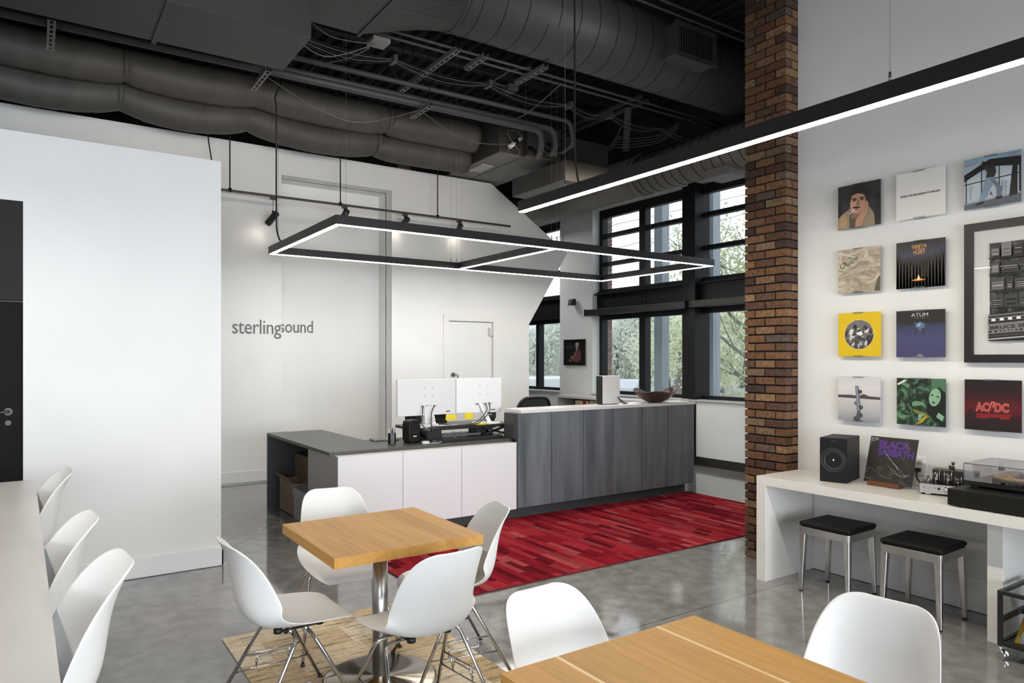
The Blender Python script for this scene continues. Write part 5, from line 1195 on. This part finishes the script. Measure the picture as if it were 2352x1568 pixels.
# second row
sand = noisy('ink_sand', [(.25, (.20, .16, .115)), (.5, (.42, .36, .27)), (.62, (.58, .52, .41)), (.8, (.62, .57, .47))], 9, (1, 1, 2.2), rough=.5, detail=6, dist=1.2)
t, p = record(2.945, 2.079, 'sand coloured record sleeve with scribbled lines and a handwritten word', pm('sand_edge', (.40, .34, .26)))
p.rect(0, 0, 1, 1, sand); ink = pm('charcoal', (.07, .06, .055)); pale = pm('rope', (.62, .57, .47))
for a, b, w in (((.0, .95), (.42, .80), .03), ((.05, .88), (.12, .60), .03), ((.02, .62), (.30, .90), .02), ((.0, .40), (.5, .52), .02)): p.line(a, b, w, pale)
for a, b, w in (((.0, .40), (.60, .55), .008), ((.60, .55), (1, .50), .008), ((.05, .42), (.75, .68), .007), ((.55, .46), (1, .22), .006), ((.6, .50), (1, .36), .005), ((.1, .75), (.3, .6), .006)): p.line(a, b, w, ink)
p.text('Quit!!', .04, .56, .12, ink, w=.46, rot=.30, shear=.3); p.poly([(.86, 0), (1, 0), (1, .34), (.94, .28)], pm('sand_dark', (.10, .08, .06))); p.done(t)
t, p = record(2.522, 2.077, 'near black record sleeve with orange lettering over a small campfire', blk)
p.rect(0, 0, 1, 1, gradient('ink_night', 'Z', 0, .315, [(0, (.010, .007, .006)), (.55, (.014, .011, .012)), (.72, (.035, .040, .075)), (.9, (.018, .016, .022)), (1, (.012, .010, .010))], .45, .12))
R = random.Random(2)
for i in range(16): a = i / 15; h = .60 + .16 * abs(a - .48) * 2 + R.uniform(-.05, .05); p.poly([(a - .06, 0), (a + .06, 0), (a + .04, h * .8), (a, h), (a - .04, h * .8)], pm('pine', (.008, .006, .006)), same=i > 0)
for x in (.32, .34, .57, .64): p.line((x, .22), (x - .01, .48), .008, pm('bark_glow', (.10, .05, .025)))
p.poly(ell(.47, .165, .15, .022), pm('ember', (.40, .11, .015))); p.poly(ell(.47, .17, .09, .016), pm('ember_hot', (.85, .40, .07))); p.poly([(.43, .17), (.455, .235), (.475, .29), (.49, .23), (.515, .17)], pm('flame', (1, .72, .30)))
org = pm('orange', (.62, .34, .11)); p.text('GRETA', .33, .845, .072, org, w=.31, bold=.02); p.text('VAN', .40, .795, .038, org, w=.20, bold=.02); p.text('FLEET', .36, .722, .062, org, w=.25, bold=.02); p.rect(.36, .700, .61, .705, pm('orange_dim', (.30, .15, .06))); p.done(t)
# third row
yl = pm('yellow', (.72, .50, .004)); t, p = record(2.943, 1.618, 'bright yellow record sleeve with a round black and white picture', yl)
p.rect(0, 0, 1, 1, yl); p.poly(ell(.5, .495, .355, .345, n=56), pm('cream_ring', (.72, .55, .26))); p.poly(ell(.5, .495, .338, .328, n=56), noisy('ink_collage', [(.34, (.012, .010, .010)), (.47, (.07, .06, .065)), (.55, (.20, .19, .19)), (.62, (.70, .70, .70))], 22, rough=.5, detail=4, dist=.8))
p.poly(ell(.5, .62, .30, .20, n=40, a0=.1, a1=PI - .1), pm('grey_sky', (.17, .155, .16))); p.poly(ell(.41, .68, .045, .045), blk); p.poly([(.58, .62), (.64, .72), (.72, .64)], pm('peak', (.04, .035, .04))); p.poly([(.42, .53), (.56, .58), (.60, .50), (.52, .47)], wht); p.poly([(.62, .56), (.74, .64), (.72, .56), (.66, .53)], wht)
p.rect(.38, .815, .60, .822, blk); p.rect(.38, .172, .60, .178, pm('ochre', (.30, .2, .02))); p.done(t)
t, p = record(2.522, 1.611, 'dark blue record sleeve titled ATUM above a pale blurred shape', blk)
p.rect(0, 0, 1, 1, gradient('ink_atum', 'Z', 0, .315, [(0, (.055, .052, .135)), (.45, (.058, .062, .155)), (.66, (.035, .042, .090)), (.76, (.015, .014, .014)), (1, (.014, .012, .012))], .45, .13))
gb = pm('ghost_blue', (.10, .16, .26)); p.poly(ell(.50, .66, .10, .09), gb); p.poly([(.38, .46), (.40, .64), (.48, .60), (.44, .50)], pm('ghost_dark', (.035, .045, .075))); p.poly([(.52, .60), (.60, .64), (.61, .50), (.57, .46)], pm('ghost_dark', (.035, .045, .075)))
p.poly(ell(.49, .70, .035, .035), pm('ghost_light', (.22, .34, .48))); p.line((.38, .75), (.46, .68), .008, pm('spear', (.30, .30, .30))); p.poly(ell(.468, .672, .018, .012), wht)
p.text('ATUM', .32, .865, .080, wht, w=.345, bold=-.005); p.rect(.35, .835, .63, .840, pm('grey_line', (.30, .30, .30))); p.text('THE', .485, .065, .014, wht, w=.03); p.text('SMASHING', .445, .043, .016, wht, w=.11); p.text('PUMPKINS', .445, .020, .016, wht, w=.11); p.done(t)
# fourth row
t, p = record(2.945, 1.155, 'pale grey record sleeve of a car standing on its nose in still water', pm('pale_grey', (.62, .62, .64)))
p.rect(0, 0, 1, 1, gradient('ink_lake', 'Z', 0, .315, [(0, (.30, .31, .35)), (.25, (.50, .49, .50)), (.5, (.60, .58, .60)), (.75, (.70, .68, .69)), (1, (.62, .64, .67))], .4)); p.poly([(0, .52), (1, .50), (1, .56), (.74, .57), (.62, .62), (.50, .57), (.30, .59), (0, .58)], pm('far_hills', (.075, .060, .070))); p.rect(.8, .515, 1, .535, pm('brown_shore', (.12, .07, .05)))
cg = pm('car_grey', (.17, .19, .22)); p.poly([(.415, .80), (.50, .80), (.56, .24), (.46, .20)], cg); p.line((.45, .79), (.50, .25), .016, pm('car_light', (.42, .45, .50))); p.poly([(.46, .48), (.39, .42), (.40, .37), (.47, .33)], cg)
for x, z in ((.535, .665), (.555, .315)): p.poly(ell(x, z, .048, .045), blk); p.poly(ell(x, z, .022, .022), cg)
p.poly([(.47, .22), (.55, .23), (.53, .0), (.42, .0)], pm('car_reflection', (.09, .10, .11))); p.poly(ell(.55, .13, .05, .05), pm('wheel_reflection', (.07, .075, .08))); p.poly(ell(.43, .06, .05, .04), pm('wheel_reflection')); p.done(t)
t, p = record(2.519, 1.155, 'green tinted record sleeve with a long haired woman and tangled shapes', pm('green_black', (.010, .018, .011)))
p.rect(0, 0, 1, 1, noisy('ink_green', [(.36, (.008, .012, .008)), (.48, (.018, .035, .020)), (.56, (.05, .11, .06)), (.66, (.14, .28, .16))], 13, rough=.35, detail=6, dist=1.5))
p.rect(.72, .72, 1, 1, pm('green_panel', (.07, .17, .095))); p.poly([(.62, .30), (.66, .60), (.74, .78), (.88, .82), (1, .70), (1, .20), (.8, .1)], pm('dark_hair', (.006, .010, .007))); p.poly(ell(.79, .61, .115, .19, -.2), pm('green_skin', (.24, .43, .28))); p.poly(ell(.735, .655, .035, .012, .2), blk); p.poly(ell(.85, .625, .035, .012, -.1), blk); p.poly(ell(.765, .50, .035, .022, -.2), pm('green_lips', (.04, .09, .045)))
p.poly([(.34, .40), (.60, .44), (.56, .50), (.40, .52), (.32, .48)], pm('green_mid', (.15, .29, .18))); p.poly([(.32, .35), (.60, .28), (.70, .20), (.62, .18), (.40, .26)], pm('olive', (.20, .19, .03))); p.poly([(.44, .10), (.46, .24), (.58, .26), (.50, .12)], pm('green_pale', (.22, .38, .28))); p.poly([(.40, .02), (.52, .05), (.66, .20), (.58, .20)], pm('yellow_sleeve', (.42, .32, .02)))
p.line((.30, .38), (.38, .04), .008, pm('green_pale')); p.poly([(.86, .30), (.98, .22), (.94, .12), (.82, .2)], pm('green_skin')); p.poly([(.02, .88), (.19, .97), (.20, .94), (.03, .84)], wht); p.done(t)
t, p = record(2.093, 1.155, 'black and red record sleeve with glowing outlined letters AC DC', blk)
p.rect(0, 0, 1, 1, gradient('ink_red_glow', 'Z', 0, .315, [(0, (.012, .006, .006)), (.25, (.030, .006, .007)), (.45, (.11, .006, .010)), (.62, (.055, .005, .007)), (.8, (.018, .006, .006)), (1, (.010, .006, .006))], .35, .1))
p.poly([(.22, .24), (.84, .24), (.84, .34), (.22, .33)], pm('stage_red', (.24, .008, .014)))
for a, w, h in ((.08, .06, .42), (.18, .03, .38), (.80, .06, .30), (.42, .22, .26), (.24, .10, .22)): p.rect(a, .06, a + w, h, pm('amp_dark', (.018, .006, .008)))
glow = pm('neon', (.95, .30, .22)); deep = pm('neon_fill', (.30, .010, .016))
for m_, b_ in ((glow, .045), (deep, .0)):
    p.text('AC', .215, .385, .165, m_, w=.235 + b_ * .3, bold=b_); p.text('DC', .535, .385, .165, m_, w=.235 + b_ * .3, bold=b_)
    o = b_ * .3; p.poly([(.50 - o, .56 + o), (.535 + o, .56 + o), (.505 + o, .47), (.53 + o, .475 + o), (.445 - o, .35 - o), (.475, .44), (.455 - o, .435)], m_)
p.done(t)
# large framed photograph
fr = thing('framed_photograph', (4.92, 1.74, 1.577), 'large black framed black and white photograph with a wide white mat', 'picture frame')
y0, y1, z0, z1 = 1.38, 2.095, 1.577, 2.453; bw_ = .050
q = MB(); q.box(4.897, 4.937, y0, y1, z1 - bw_, z1); q.box(4.897, 4.937, y0, y1, z0, z0 + bw_); q.box(4.897, 4.937, y0, y0 + bw_, z0 + bw_, z1 - bw_); q.box(4.897, 4.937, y1 - bw_, y1, z0 + bw_, z1 - bw_); q.build('frame', mat('frame_black', (.010, .009, .008), .4), fr)
MB().box(4.915, 4.930, y0 + bw_, y1 - bw_, z0 + bw_, z1 - bw_).build('mat_board', mat('mat_board', (.78, .775, .77), .7), fr)
MB().box(4.9135, 4.915, 1.47, 1.995, 1.675, 2.36).build('inner_mat', mat('inner_mat', (.80, .80, .795), .7), fr)
p = Print((4.9134, 1.956, 1.711), (0, -.447, 0), (0, 0, .605), (-1, 0, 0))
p.rect(0, 0, 1, 1, noisy('photo_dark', [(.40, (.008, .008, .009)), (.52, (.03, .03, .031)), (.62, (.12, .12, .12)), (.74, (.40, .40, .40))], 16, rough=.3, detail=6, dist=1)); R = random.Random(12)
gs = [pm('grey_%d' % i, (v, v, v * 1.02)) for i, v in enumerate((.008, .02, .06, .18, .42))]
for r_ in range(4):
    b = .34 + r_ * .17; p.rect(0, b - .015, 1, b, gs[0])
    a = .02
    while a < .95:
        w = R.uniform(.08, .22); p.rect(a, b + .005, min(1, a + w), b + R.uniform(.10, .15), gs[R.choice((1, 1, 2, 2, 3))]); p.rect(a + .015, b + .02, a + w - .015, b + .09, gs[R.choice((0, 1, 2, 3))])
        for k in range(3): p.rect(a + .02, b + .03 + .02 * k, a + w - .02, b + .036 + .02 * k, gs[R.choice((3, 4, 0))], same=k > 0)
        a += w + .02
p.poly([(0, 0), (1, 0), (1, .34), (0, .27)], gs[0])
for i in range(9): b = .01 + .03 * i; p.poly([(0, b), (1, b + .05), (1, b + .065), (0, b + .013)], gs[R.choice((2, 3, 4))])
p.poly([(0, .10), (1, .15), (1, .22), (0, .165)], gs[3]); p.text('BRUCE SPRINGSTEEN', -.0 + .02, .115, .034, blk, w=.95, rot=.05, bold=.03); p.text('E STREET BAND', .04, .085, .016, gs[4], w=.6, rot=.05)
for i in range(9): p.rect(.04 + .10 * i, .20 + .005 * i, .09 + .10 * i, .225 + .005 * i, wht, same=i > 0)
p.done(fr, 'photograph')
p = Print((4.9134, 1.93, 1.69), (0, -.447, 0), (0, 0, .605), (-1, 0, 0)); [p.line((.02 * i, .0), (.02 * i + .012, .010 if i % 3 else .004), .0035, blk, same=i > 0) for i in range(11) if i not in (6,)]; p.done(fr, 'caption')
MB().box(4.9105, 4.9115, y0 + bw_, y1 - bw_, z0 + bw_, z1 - bw_).build('glazing', glassmat('picture_glass', (.99, .99, .99), .12), fr)

# small framed portrait on the window column
sf = thing('framed_portrait', (8.28, 10.145, 1.483), 'small dark framed portrait of a white bearded person on the blue grey column', 'picture frame')
y0, y1, z0, z1 = 9.84, 10.448, 1.483, 1.960; q = MB(); b_ = .03
q.box(8.264, XW, y0, y1, z1 - b_, z1); q.box(8.264, XW, y0, y1, z0, z0 + b_); q.box(8.264, XW, y0, y0 + b_, z0 + b_, z1 - b_); q.box(8.264, XW, y1 - b_, y1, z0 + b_, z1 - b_); q.build('frame', mat('frame_black'), sf)
p = Print((8.283, y1 - b_, z0 + b_), (0, -(y1 - y0 - 2 * b_), 0), (0, 0, z1 - z0 - 2 * b_), (-1, 0, 0), .0006)
p.rect(0, 0, 1, 1, pm('portrait_bg', (.010, .012, .014))); p.rect(0, .70, .55, .78, pm('portrait_band', (.03, .035, .04))); p.poly([(.28, .12), (.66, .04), (.86, .20), (.80, .60), (.62, .62), (.46, .42)], pm('plaid_red', (.13, .045, .045)))
for k in range(4): p.line((.40 + .1 * k, .14), (.52 + .09 * k, .52), .012, pm('plaid_pale', (.28, .20, .18)))
p.poly(ell(.64, .78, .075, .11), pm('portrait_skin', (.34, .19, .12))); p.poly(ell(.64, .87, .10, .07), pm('portrait_hair', (.42, .36, .28))); p.poly([(.56, .76), (.72, .76), (.66, .60), (.60, .58)], pm('portrait_beard', (.30, .27, .24)))
p.line((.62, .55), (.40, .22), .04, pm('portrait_skin')); p.poly(ell(.34, .28, .05, .06), pm('portrait_skin')); p.poly(ell(.26, .14, .04, .05), pm('portrait_skin')); p.done(sf, 'portrait')

# ------------------------------------------------------------ things on the listening counter
ZC = .753
sk = thing('bookshelf_speaker', (4.68, 2.80, ZC + .002), 'black bookshelf speaker on the white counter beside the brick pillar', 'speaker', rz=math.atan2(.083, .31))
w_, dpt, hh = .178, .30, .302
q = MB(); q.box(-.15, .15, -w_ / 2, w_ / 2, .0, hh); q.build('cabinet', noisy('speaker_satin', [(.4, (.007, .008, .010)), (.6, (.010, .011, .013))], 40, rough=.5, spec=.25), sk, bevel=.002, local=True)
Mx = Matrix.Translation((-.1505, 0, .15)) @ Matrix.Rotation(-PI / 2, 4, 'Y')
q = MB(); q.lathe([(.086, -.001), (.086, .004), (.080, .006), (.074, .003), (.072, .001)], (0, 0, 0), 48, M=Mx); q.build('driver_ring', mat('ring_black', (.012, .012, .012), .5), sk, local=True)
q = MB(); q.lathe([(.0722, .001), (.066, .006), (.058, .003), (.030, -.014), (.018, -.018)], (0, 0, 0), 48, M=Mx); q.build('cone', mat('cone_grey', (.022, .023, .025), .38, .2), sk, local=True)
q = MB(); q.lathe([(.018, -.018), (.0165, -.006), (.014, -.006), (.011, -.004), (.001, .003)], (0, 0, 0), 32, M=Mx); q.build('tweeter', mat('tweeter_metal', (.62, .62, .62), .22, 1.), sk, local=True)
MB().box(-.1525, -.150, -.018, .018, .277, .285).build('badge', mat('badge_dark', (.05, .05, .055), .3, .6), sk, local=True)
# record leaning on its wooden stand
st = thing('record_stand', (4.70, 2.46, ZC), 'small wooden stand holding a record on the white counter', 'record stand'); wd = mat('walnut', (.13, .050, .018), .45)
q = MB(); q.box(4.640, 4.676, 2.375, 2.585, ZC + .001, ZC + .030); q.box(4.676, 4.72, 2.375, 2.585, ZC + .001, ZC + .014); q.build('base', wd, st, bevel=.003); MB().prism([(4.72, 2.44, ZC + .001), (4.76, 2.44, ZC + .001), (4.785, 2.44, ZC + .15), (4.770, 2.44, ZC + .15)], (0, .08, 0)).build('back_rest', wd, st)
tl = math.atan2(.095, .30); U = Vector((0, -.315, 0)); V = Vector((.095, 0, .300)).normalized() * .315; N = V.cross(U).normalized()
if N.x > 0: N = -N
O = Vector((4.688, 2.633, ZC + .0165)); rv = thing('record_sleeve', tuple(O), 'black record sleeve with purple lettering in creased clear wrap, leaning on the stand', 'record')
q = MB(); q.prism([O, O + U, O + U + V, O + V], -N * .006); q.build('sleeve', blk, rv)
p = Print(O, U, V, N, .0002); p.rect(0, 0, 1, 1, gradient('ink_sabbath', 'Z', 0, .30, [(0, (.022, .019, .014)), (1, (.012, .011, .010))], .4)); pur = pm('purple', (.075, .018, .20))
p.text('BLACK', .20, .775, .155, pur, w=.66, bold=.05, rot=-.02, spacing=.9); p.text('SABBATH', .20, .605, .150, pur, w=.76, bold=.05, rot=-.02, spacing=.9)
p.text('Black Sabbath', .02, .950, .020, wht, w=.155, bold=.01); p.text('Master of Reality', .02, .922, .018, wht, w=.165); p.text('Deluxe', .02, .894, .018, wht, w=.10)
p.poly(ell(.30, .30, .06, .07), pm('face_dim', (.05, .042, .028))); p.poly(ell(.55, .22, .06, .06), pm('face_dim')); p.rect(.80, .06, .97, .25, pm('sticker_dark', (.012, .012, .012))); p.text('Black Sabbath', .81, .225, .014, wht, w=.12); p.text('Deluxe', .81, .20, .012, wht, w=.07); p.text('2 LP', .81, .18, .012, wht, w=.05)
p.done(rv)
wrap = bpy.data.materials.new('clear_wrap'); wrap.use_nodes = True; L_ = wrap.node_tree.links; wrap.node_tree.nodes.remove(wrap.node_tree.nodes['Principled BSDF'])
tt = nd(wrap, 'ShaderNodeBsdfTransparent'); gg = nd(wrap, 'ShaderNodeBsdfGlossy'); gg.inputs['Roughness'].default_value = .04; mm = nd(wrap, 'ShaderNodeMixShader'); mm.inputs[0].default_value = .015
tcx = nd(wrap, 'ShaderNodeTexCoord'); mpp = nd(wrap, 'ShaderNodeMapping'); mpp.inputs['Rotation'].default_value = (.9, 0, 0); mpp.inputs['Scale'].default_value = (2, 8, 2); no = nd(wrap, 'ShaderNodeTexNoise'); no.inputs['Scale'].default_value = 1.2; no.inputs['Detail'].default_value = 3
bb = nd(wrap, 'ShaderNodeBump'); bb.inputs['Strength'].default_value = 1.; bb.inputs['Distance'].default_value = .03
L_.new(tcx.outputs['Object'], mpp.inputs[0]); L_.new(mpp.outputs[0], no.inputs['Vector']); L_.new(no.outputs['Fac'], bb.inputs['Height']); L_.new(bb.outputs[0], gg.inputs['Normal'])
L_.new(tt.outputs[0], mm.inputs[1]); L_.new(gg.outputs[0], mm.inputs[2]); L_.new(mm.outputs[0], wrap.node_tree.nodes['Material Output'].inputs[0])
q = MB(); q.add([O + N * .0048, O + U + N * .0048, O + U + V + N * .0048, O + V + N * .0048], [(0, 1, 2, 3)]); wo_ = q.build('clear_wrap', wrap, rv, fixn=False)
cre = bpy.data.materials.new('crease_glint'); cre.use_nodes = True; cre.node_tree.nodes.remove(cre.node_tree.nodes['Principled BSDF'])  # ridges laid along the wrap's reflection lines, extra glossy so they glint
c1 = nd(cre, 'ShaderNodeBsdfTransparent'); c2 = nd(cre, 'ShaderNodeBsdfGlossy'); c2.inputs['Roughness'].default_value = .12; c3 = nd(cre, 'ShaderNodeMixShader'); c3.inputs[0].default_value = .55
cre.node_tree.links.new(c1.outputs[0], c3.inputs[1]); cre.node_tree.links.new(c2.outputs[0], c3.inputs[2]); cre.node_tree.links.new(c3.outputs[0], cre.node_tree.nodes['Material Output'].inputs[0])
for pts in (((.26, .80), (.33, .72), (.38, .66), (.50, .54), (.62, .42), (.72, .33), (.80, .28), (.82, .22), (.74, .26), (.66, .36), (.52, .50), (.40, .62), (.34, .70)), ((.02, .18), (.06, .28), (.12, .30), (.20, .24), (.30, .20), (.46, .13), (.60, .12)), ((.22, .58), (.28, .50), (.34, .47)), ((.46, .40), (.54, .32), (.60, .26), (.74, .20)), ((.54, .34), (.66, .27), (.78, .18)), ((.72, .92), (.80, .86), (.86, .78)), ((.70, .60), (.78, .54), (.86, .46)), ((.02, .10), (.10, .06), (.18, .04))):
    q = MB(); q.tube(smoothpath([O + U * a + V * b + N * .0050 for a, b in pts], 4), .0011, 6); q.build('crease_glint', cre, wo_)
# tube amplifier, its face turned slightly
RA = math.atan2(.044, .148); am = thing('tube_amplifier', (4.60, 2.225, ZC), 'small tube amplifier with a silver face and glass valves on the white counter', 'amplifier', rz=RA)
# local frame: x into the wall, y toward the brick pillar (face runs to -y)
LK = dict(local=True)
q = MB(); q.prism([(0, 0, .012), (0, -.21, .012), (0, -.21, .068), (0, 0, .068)], (.007, 0, 0)); q.prism([(0, -.035, .004), (0, -.06, .004), (0, -.065, .012), (0, -.030, .012)], (.007, 0, 0)); q.build('face_plate', mat('silver_face', (.62, .61, .60), .3, .8), am, bevel=.001, **LK)
MB().box(.007, .20, -.21, .004, .012, .067).build('chassis', black_plastic, am, bevel=.002, **LK)
for x in (.02, .17):
    for y in (-.02, -.18): MB().cyl((x, y, 0), (x, y, .012), .010, 12).build('foot', black_plastic, am, **LK)
MB().box(.085, .19, -.30, -.055, .0672, .150).build('transformer_cover', black_plastic, am, bevel=.003, **LK)
km = mat('knob_silver', (.75, .74, .72), .18, 1.)
for y, r in ((-.024, .0065), (-.056, .0055), (-.084, .0055), (-.107, .0075)): MB().cyl((0, y, .044), (-.010, y, .044), r, 16).build('knob', km if y != -.107 else mat('jack_dark', (.05, .05, .05), .3, .8), am, **LK)
MB().lathe([(.001, .016), (.019, .016), (.021, .013), (.021, 0), (.001, 0)], seg=32, M=Matrix.Translation((0, -.150, .042)) @ Matrix.Rotation(-PI / 2, 4, 'Y')).build('volume_knob', km, am, **LK)
vg = glassmat('valve_glass', (.75, .72, .68), .6); vm = mat('valve_guard', (.50, .49, .46), .25, 1.)
for x, y, r, h in ((.035, -.045, .011, .05), (.045, -.085, .014, .075), (.045, -.150, .014, .075), (.040, -.205, .011, .05)):
    o = MB().lathe([(r, 0), (r, h * .8), (r * .7, h * .94), (.001, h)], (x, y, .068), 20).build('valve', vg, am, **LK)
    MB().cyl((x, y, .070), (x, y, .068 + h * .7), r * .55, 10).build('valve_core', mat('valve_dark', (.06, .055, .05), .4, .5), o, **LK)
    q = MB()
    for a in (-1, 1): q.cyl((x - .012, y + a * (r + .005), .067), (x - .012, y + a * (r + .005), .072 + h), .0016, 6); q.ball((x - .012, y + a * (r + .005), .074 + h), .003, seg=8)
    for z in (.5, .8): q.cyl((x - .012, y - r - .005, .067 + h * z), (x - .012, y + r + .005, .067 + h * z), .0014, 6)
    q.build('valve_guard', vm, o, **LK)
fg = thing('figurine', (4.72, 2.10, .904), 'tiny black figurine sitting on the amplifier', 'figurine'); x, y, z = 4.735, 2.09, .9045
q = MB(); q.ball((x, y, z + .016), .013, sc=(1, 1, 1.1)); q.ball((x, y - .002, z + .042), .010); q.ball((x + .001, y + .016, z + .022), .009); q.cyl((x, y - .008, z + .048), (x, y - .010, z + .058), .003, 6, r2=.001); q.cyl((x, y + .004, z + .048), (x, y + .005, z + .058), .003, 6, r2=.001); q.ball((x - .008, y - .012, z + .008), .007); q.ball((x - .008, y + .010, z + .008), .007); q.build('body', black_plastic, fg)
# turntable on a long black unit
un = thing('audio_unit', (4.58, 1.58, ZC), 'long low black unit under the turntable on the white counter', 'audio unit')
MB().box(4.368, 4.86, 1.10, 1.958, ZC + .006, .853).build('casing', mat('unit_black', (.008, .008, .007), .5, spec=.25), un, bevel=.004)
for x in (4.40, 4.80):
    for y in (1.15, 1.90): MB().cyl((x, y, ZC), (x, y, ZC + .006), .012, 12).build('foot', black_plastic, un)
tn = thing('turntable', (4.68, 1.70, .853), 'black turntable with a cork mat under a clear dust cover', 'turntable')
MB().box(4.50, 4.86, 1.44, 1.92, .866, .893).build('plinth', mat('gloss_black', (.010, .010, .011), .12), tn, bevel=.004)
for x in (4.53, 4.83):
    for y in (1.48, 1.88): MB().cyl((x, y, .853), (x, y, .866), .018, 16).build('foot', black_plastic, tn)
MB().lathe([(.001, .020), (.146, .020), (.150, .016), (.150, 0), (.001, 0)], (4.68, 1.69, .896), 64).build('platter', mat('platter', (.03, .03, .03), .25, .4), tn)
MB().lathe([(.001, .003), (.142, .003), (.143, 0), (.001, 0)], (4.68, 1.69, .9162), 64).build('cork_mat', noisy('cork', [(.4, (.50, .35, .17)), (.6, (.30, .19, .08))], 60, rough=.9), tn)
MB().lathe([(.001, .003), (.050, .003), (.050, 0), (.001, 0)], (4.68, 1.69, .9193), 40).build('record_label', black_plastic, tn); MB().cyl((4.68, 1.69, .922), (4.68, 1.69, .946), .020, 24).build('clamp_weight', mat('clamp_grey', (.06, .06, .06), .3, .5), tn)
q = MB(); q.tube(fillet([(4.83, 1.50, .93), (4.76, 1.50, .935), (4.60, 1.56, .93)], .03), .004, 8); q.cyl((4.83, 1.50, .893), (4.83, 1.50, .94), .014, 16); q.build('tonearm', km, tn)
cv = bpy.data.materials.new('dust_cover'); cv = glassmat('smoky_cover', (.955, .945, .965), .35)
q = MB(); a = (4.495, 4.865, 1.435, 1.925, .894, .992); th = .003
q.box(a[0], a[0] + th, a[2], a[3], a[4], a[5]); q.box(a[1] - th, a[1], a[2], a[3], a[4], a[5]); q.box(a[0] + th, a[1] - th, a[3] - th, a[3], a[4], a[5]); q.box(a[0] + th, a[1] - th, a[2], a[2] + th, a[4], a[5]); q.box(a[0], a[1], a[2], a[3], a[5], a[5] + th)
o = q.build('dust_cover', cv, tn); o['label'] = 'clear dust cover'
q = MB(); e_ = .0022
for y in (a[2], a[3]): q.cyl((a[0], y, a[4]), (a[0], y, a[5]), e_, 6); q.cyl((a[0], y, a[5]), (a[1], y, a[5]), e_, 6)
for x in (a[0], a[1]): q.cyl((x, a[2], a[5]), (x, a[3], a[5]), e_, 6)
q.build('cover_edge', mat('cover_edge', (.10, .09, .12), .2), tn)
MB().box(4.80, 4.84, 1.845, 1.865, .93, .985).build('hinge_block', mat('hinge_dark', (.12, .12, .14), .3), tn)
# outlet and its cord
ol = thing('wall_outlet', (4.935, 2.385, .82), 'white wall outlet with a black plug behind the leaning record', 'outlet')
MB().box(4.927, 4.9368, 2.338, 2.425, .82, .945).build('cover_plate', mat('outlet_white', (.88, .88, .88), .35), ol, bevel=.004); q = MB()
for z in (.855, .905): q.box(4.924, 4.9275, 2.366, 2.396, z - .016, z + .016)
q.build('socket', mat('socket_white', (.5, .5, .5), .4), ol); MB().box(4.900, 4.926, 2.37, 2.40, .842, .868).build('plug', black_plastic, ol, bevel=.004)
tag(MB().tube(smoothpath([(4.90, 2.385, .853), (4.86, 2.37, .82), (4.83, 2.33, .785), (4.82, 2.28, .762), (4.80, 2.24, .7615)], 6), .005, 8).build('amplifier_cable', black_cord), 'black power cord running from the outlet behind the amplifier', 'cable')

# rolling rack under the counter
ct = thing('rolling_rack', (4.45, 1.35, 0), 'black tubular rolling rack under the white counter at the right edge', 'rack'); bt = mat('rack_black', (.012, .012, .012), .4)
x0, x1, y0, y1 = 4.270, 4.66, 1.06, 1.650
for x in (x0, x1):
    for y in (y0, y1):
        MB().box(x - .010, x + .010, y - .010, y + .010, .072, .365).build('post', bt, ct)
        MB().cyl((x, y, .04), (x, y, .072), .006, 8).build('caster_stem', km, ct); q = MB(); q.cyl((x - .018, y - .006, .026), (x - .002, y - .012, .026), .026, 20); q.cyl((x + .004, y - .012, .026), (x + .020, y - .006, .026), .026, 20); o = q.build('caster', mat('caster_chrome', (.70, .70, .70), .08, 1.), ct, bevel=.006)
for z in (.355, .085):
    for y in (y0, y1): MB().box(x0 + .01, x1 - .01, y - .009, y + .009, z - .010, z + .010).build('rail', bt, ct)
    for x in (x0, x1): MB().box(x - .009, x + .009, y0 + .01, y1 - .01, z - .010, z + .010).build('rail', bt, ct)
MB().box(x0 + .01, x1 - .01, y0 + .01, y1 - .01, .080, .088).build('shelf', bt, ct); MB().box(x0 + .22, x0 + .25, y1 - .05, y1 - .02, .20, .23).box(x0 + .02, x1 - .02, y1 - .004, y1 + .004, .19, .225).build('cross_bar', bt, ct)
gm = noisy('gold_foil', [(.35, (.28, .17, .015)), (.6, (.55, .40, .06))], 7, rough=.18, metal=.85, bump=.8, bscale=18)
gb_ = thing('foil_record_bag', (4.42, 1.5, .0885), 'gold foil covered sleeve with a silver label leaning in the rolling rack', 'bag')
def tiltbox(x0, x1, y0, y1, z0, z1, m, nm, par, sh=.07):
    MB().add([(x0, y0, z0), (x1, y0, z0), (x1, y1, z0), (x0, y1, z0), (x0, y0 - sh, z1), (x1, y0 - sh, z1), (x1, y1 - sh, z1), (x0, y1 - sh, z1)], [(0, 3, 2, 1), (4, 5, 6, 7), (0, 1, 5, 4), (1, 2, 6, 5), (2, 3, 7, 6), (3, 0, 4, 7)]).build(nm, m, par, bevel=.004)
tiltbox(4.30, 4.62, 1.28, 1.600, .0885, .33, gm, 'sleeve', gb_); tiltbox(4.297, 4.300, 1.30, 1.575, .10, .165, mat('silver_label', (.35, .36, .38), .35, .5), 'label', gb_, .018)
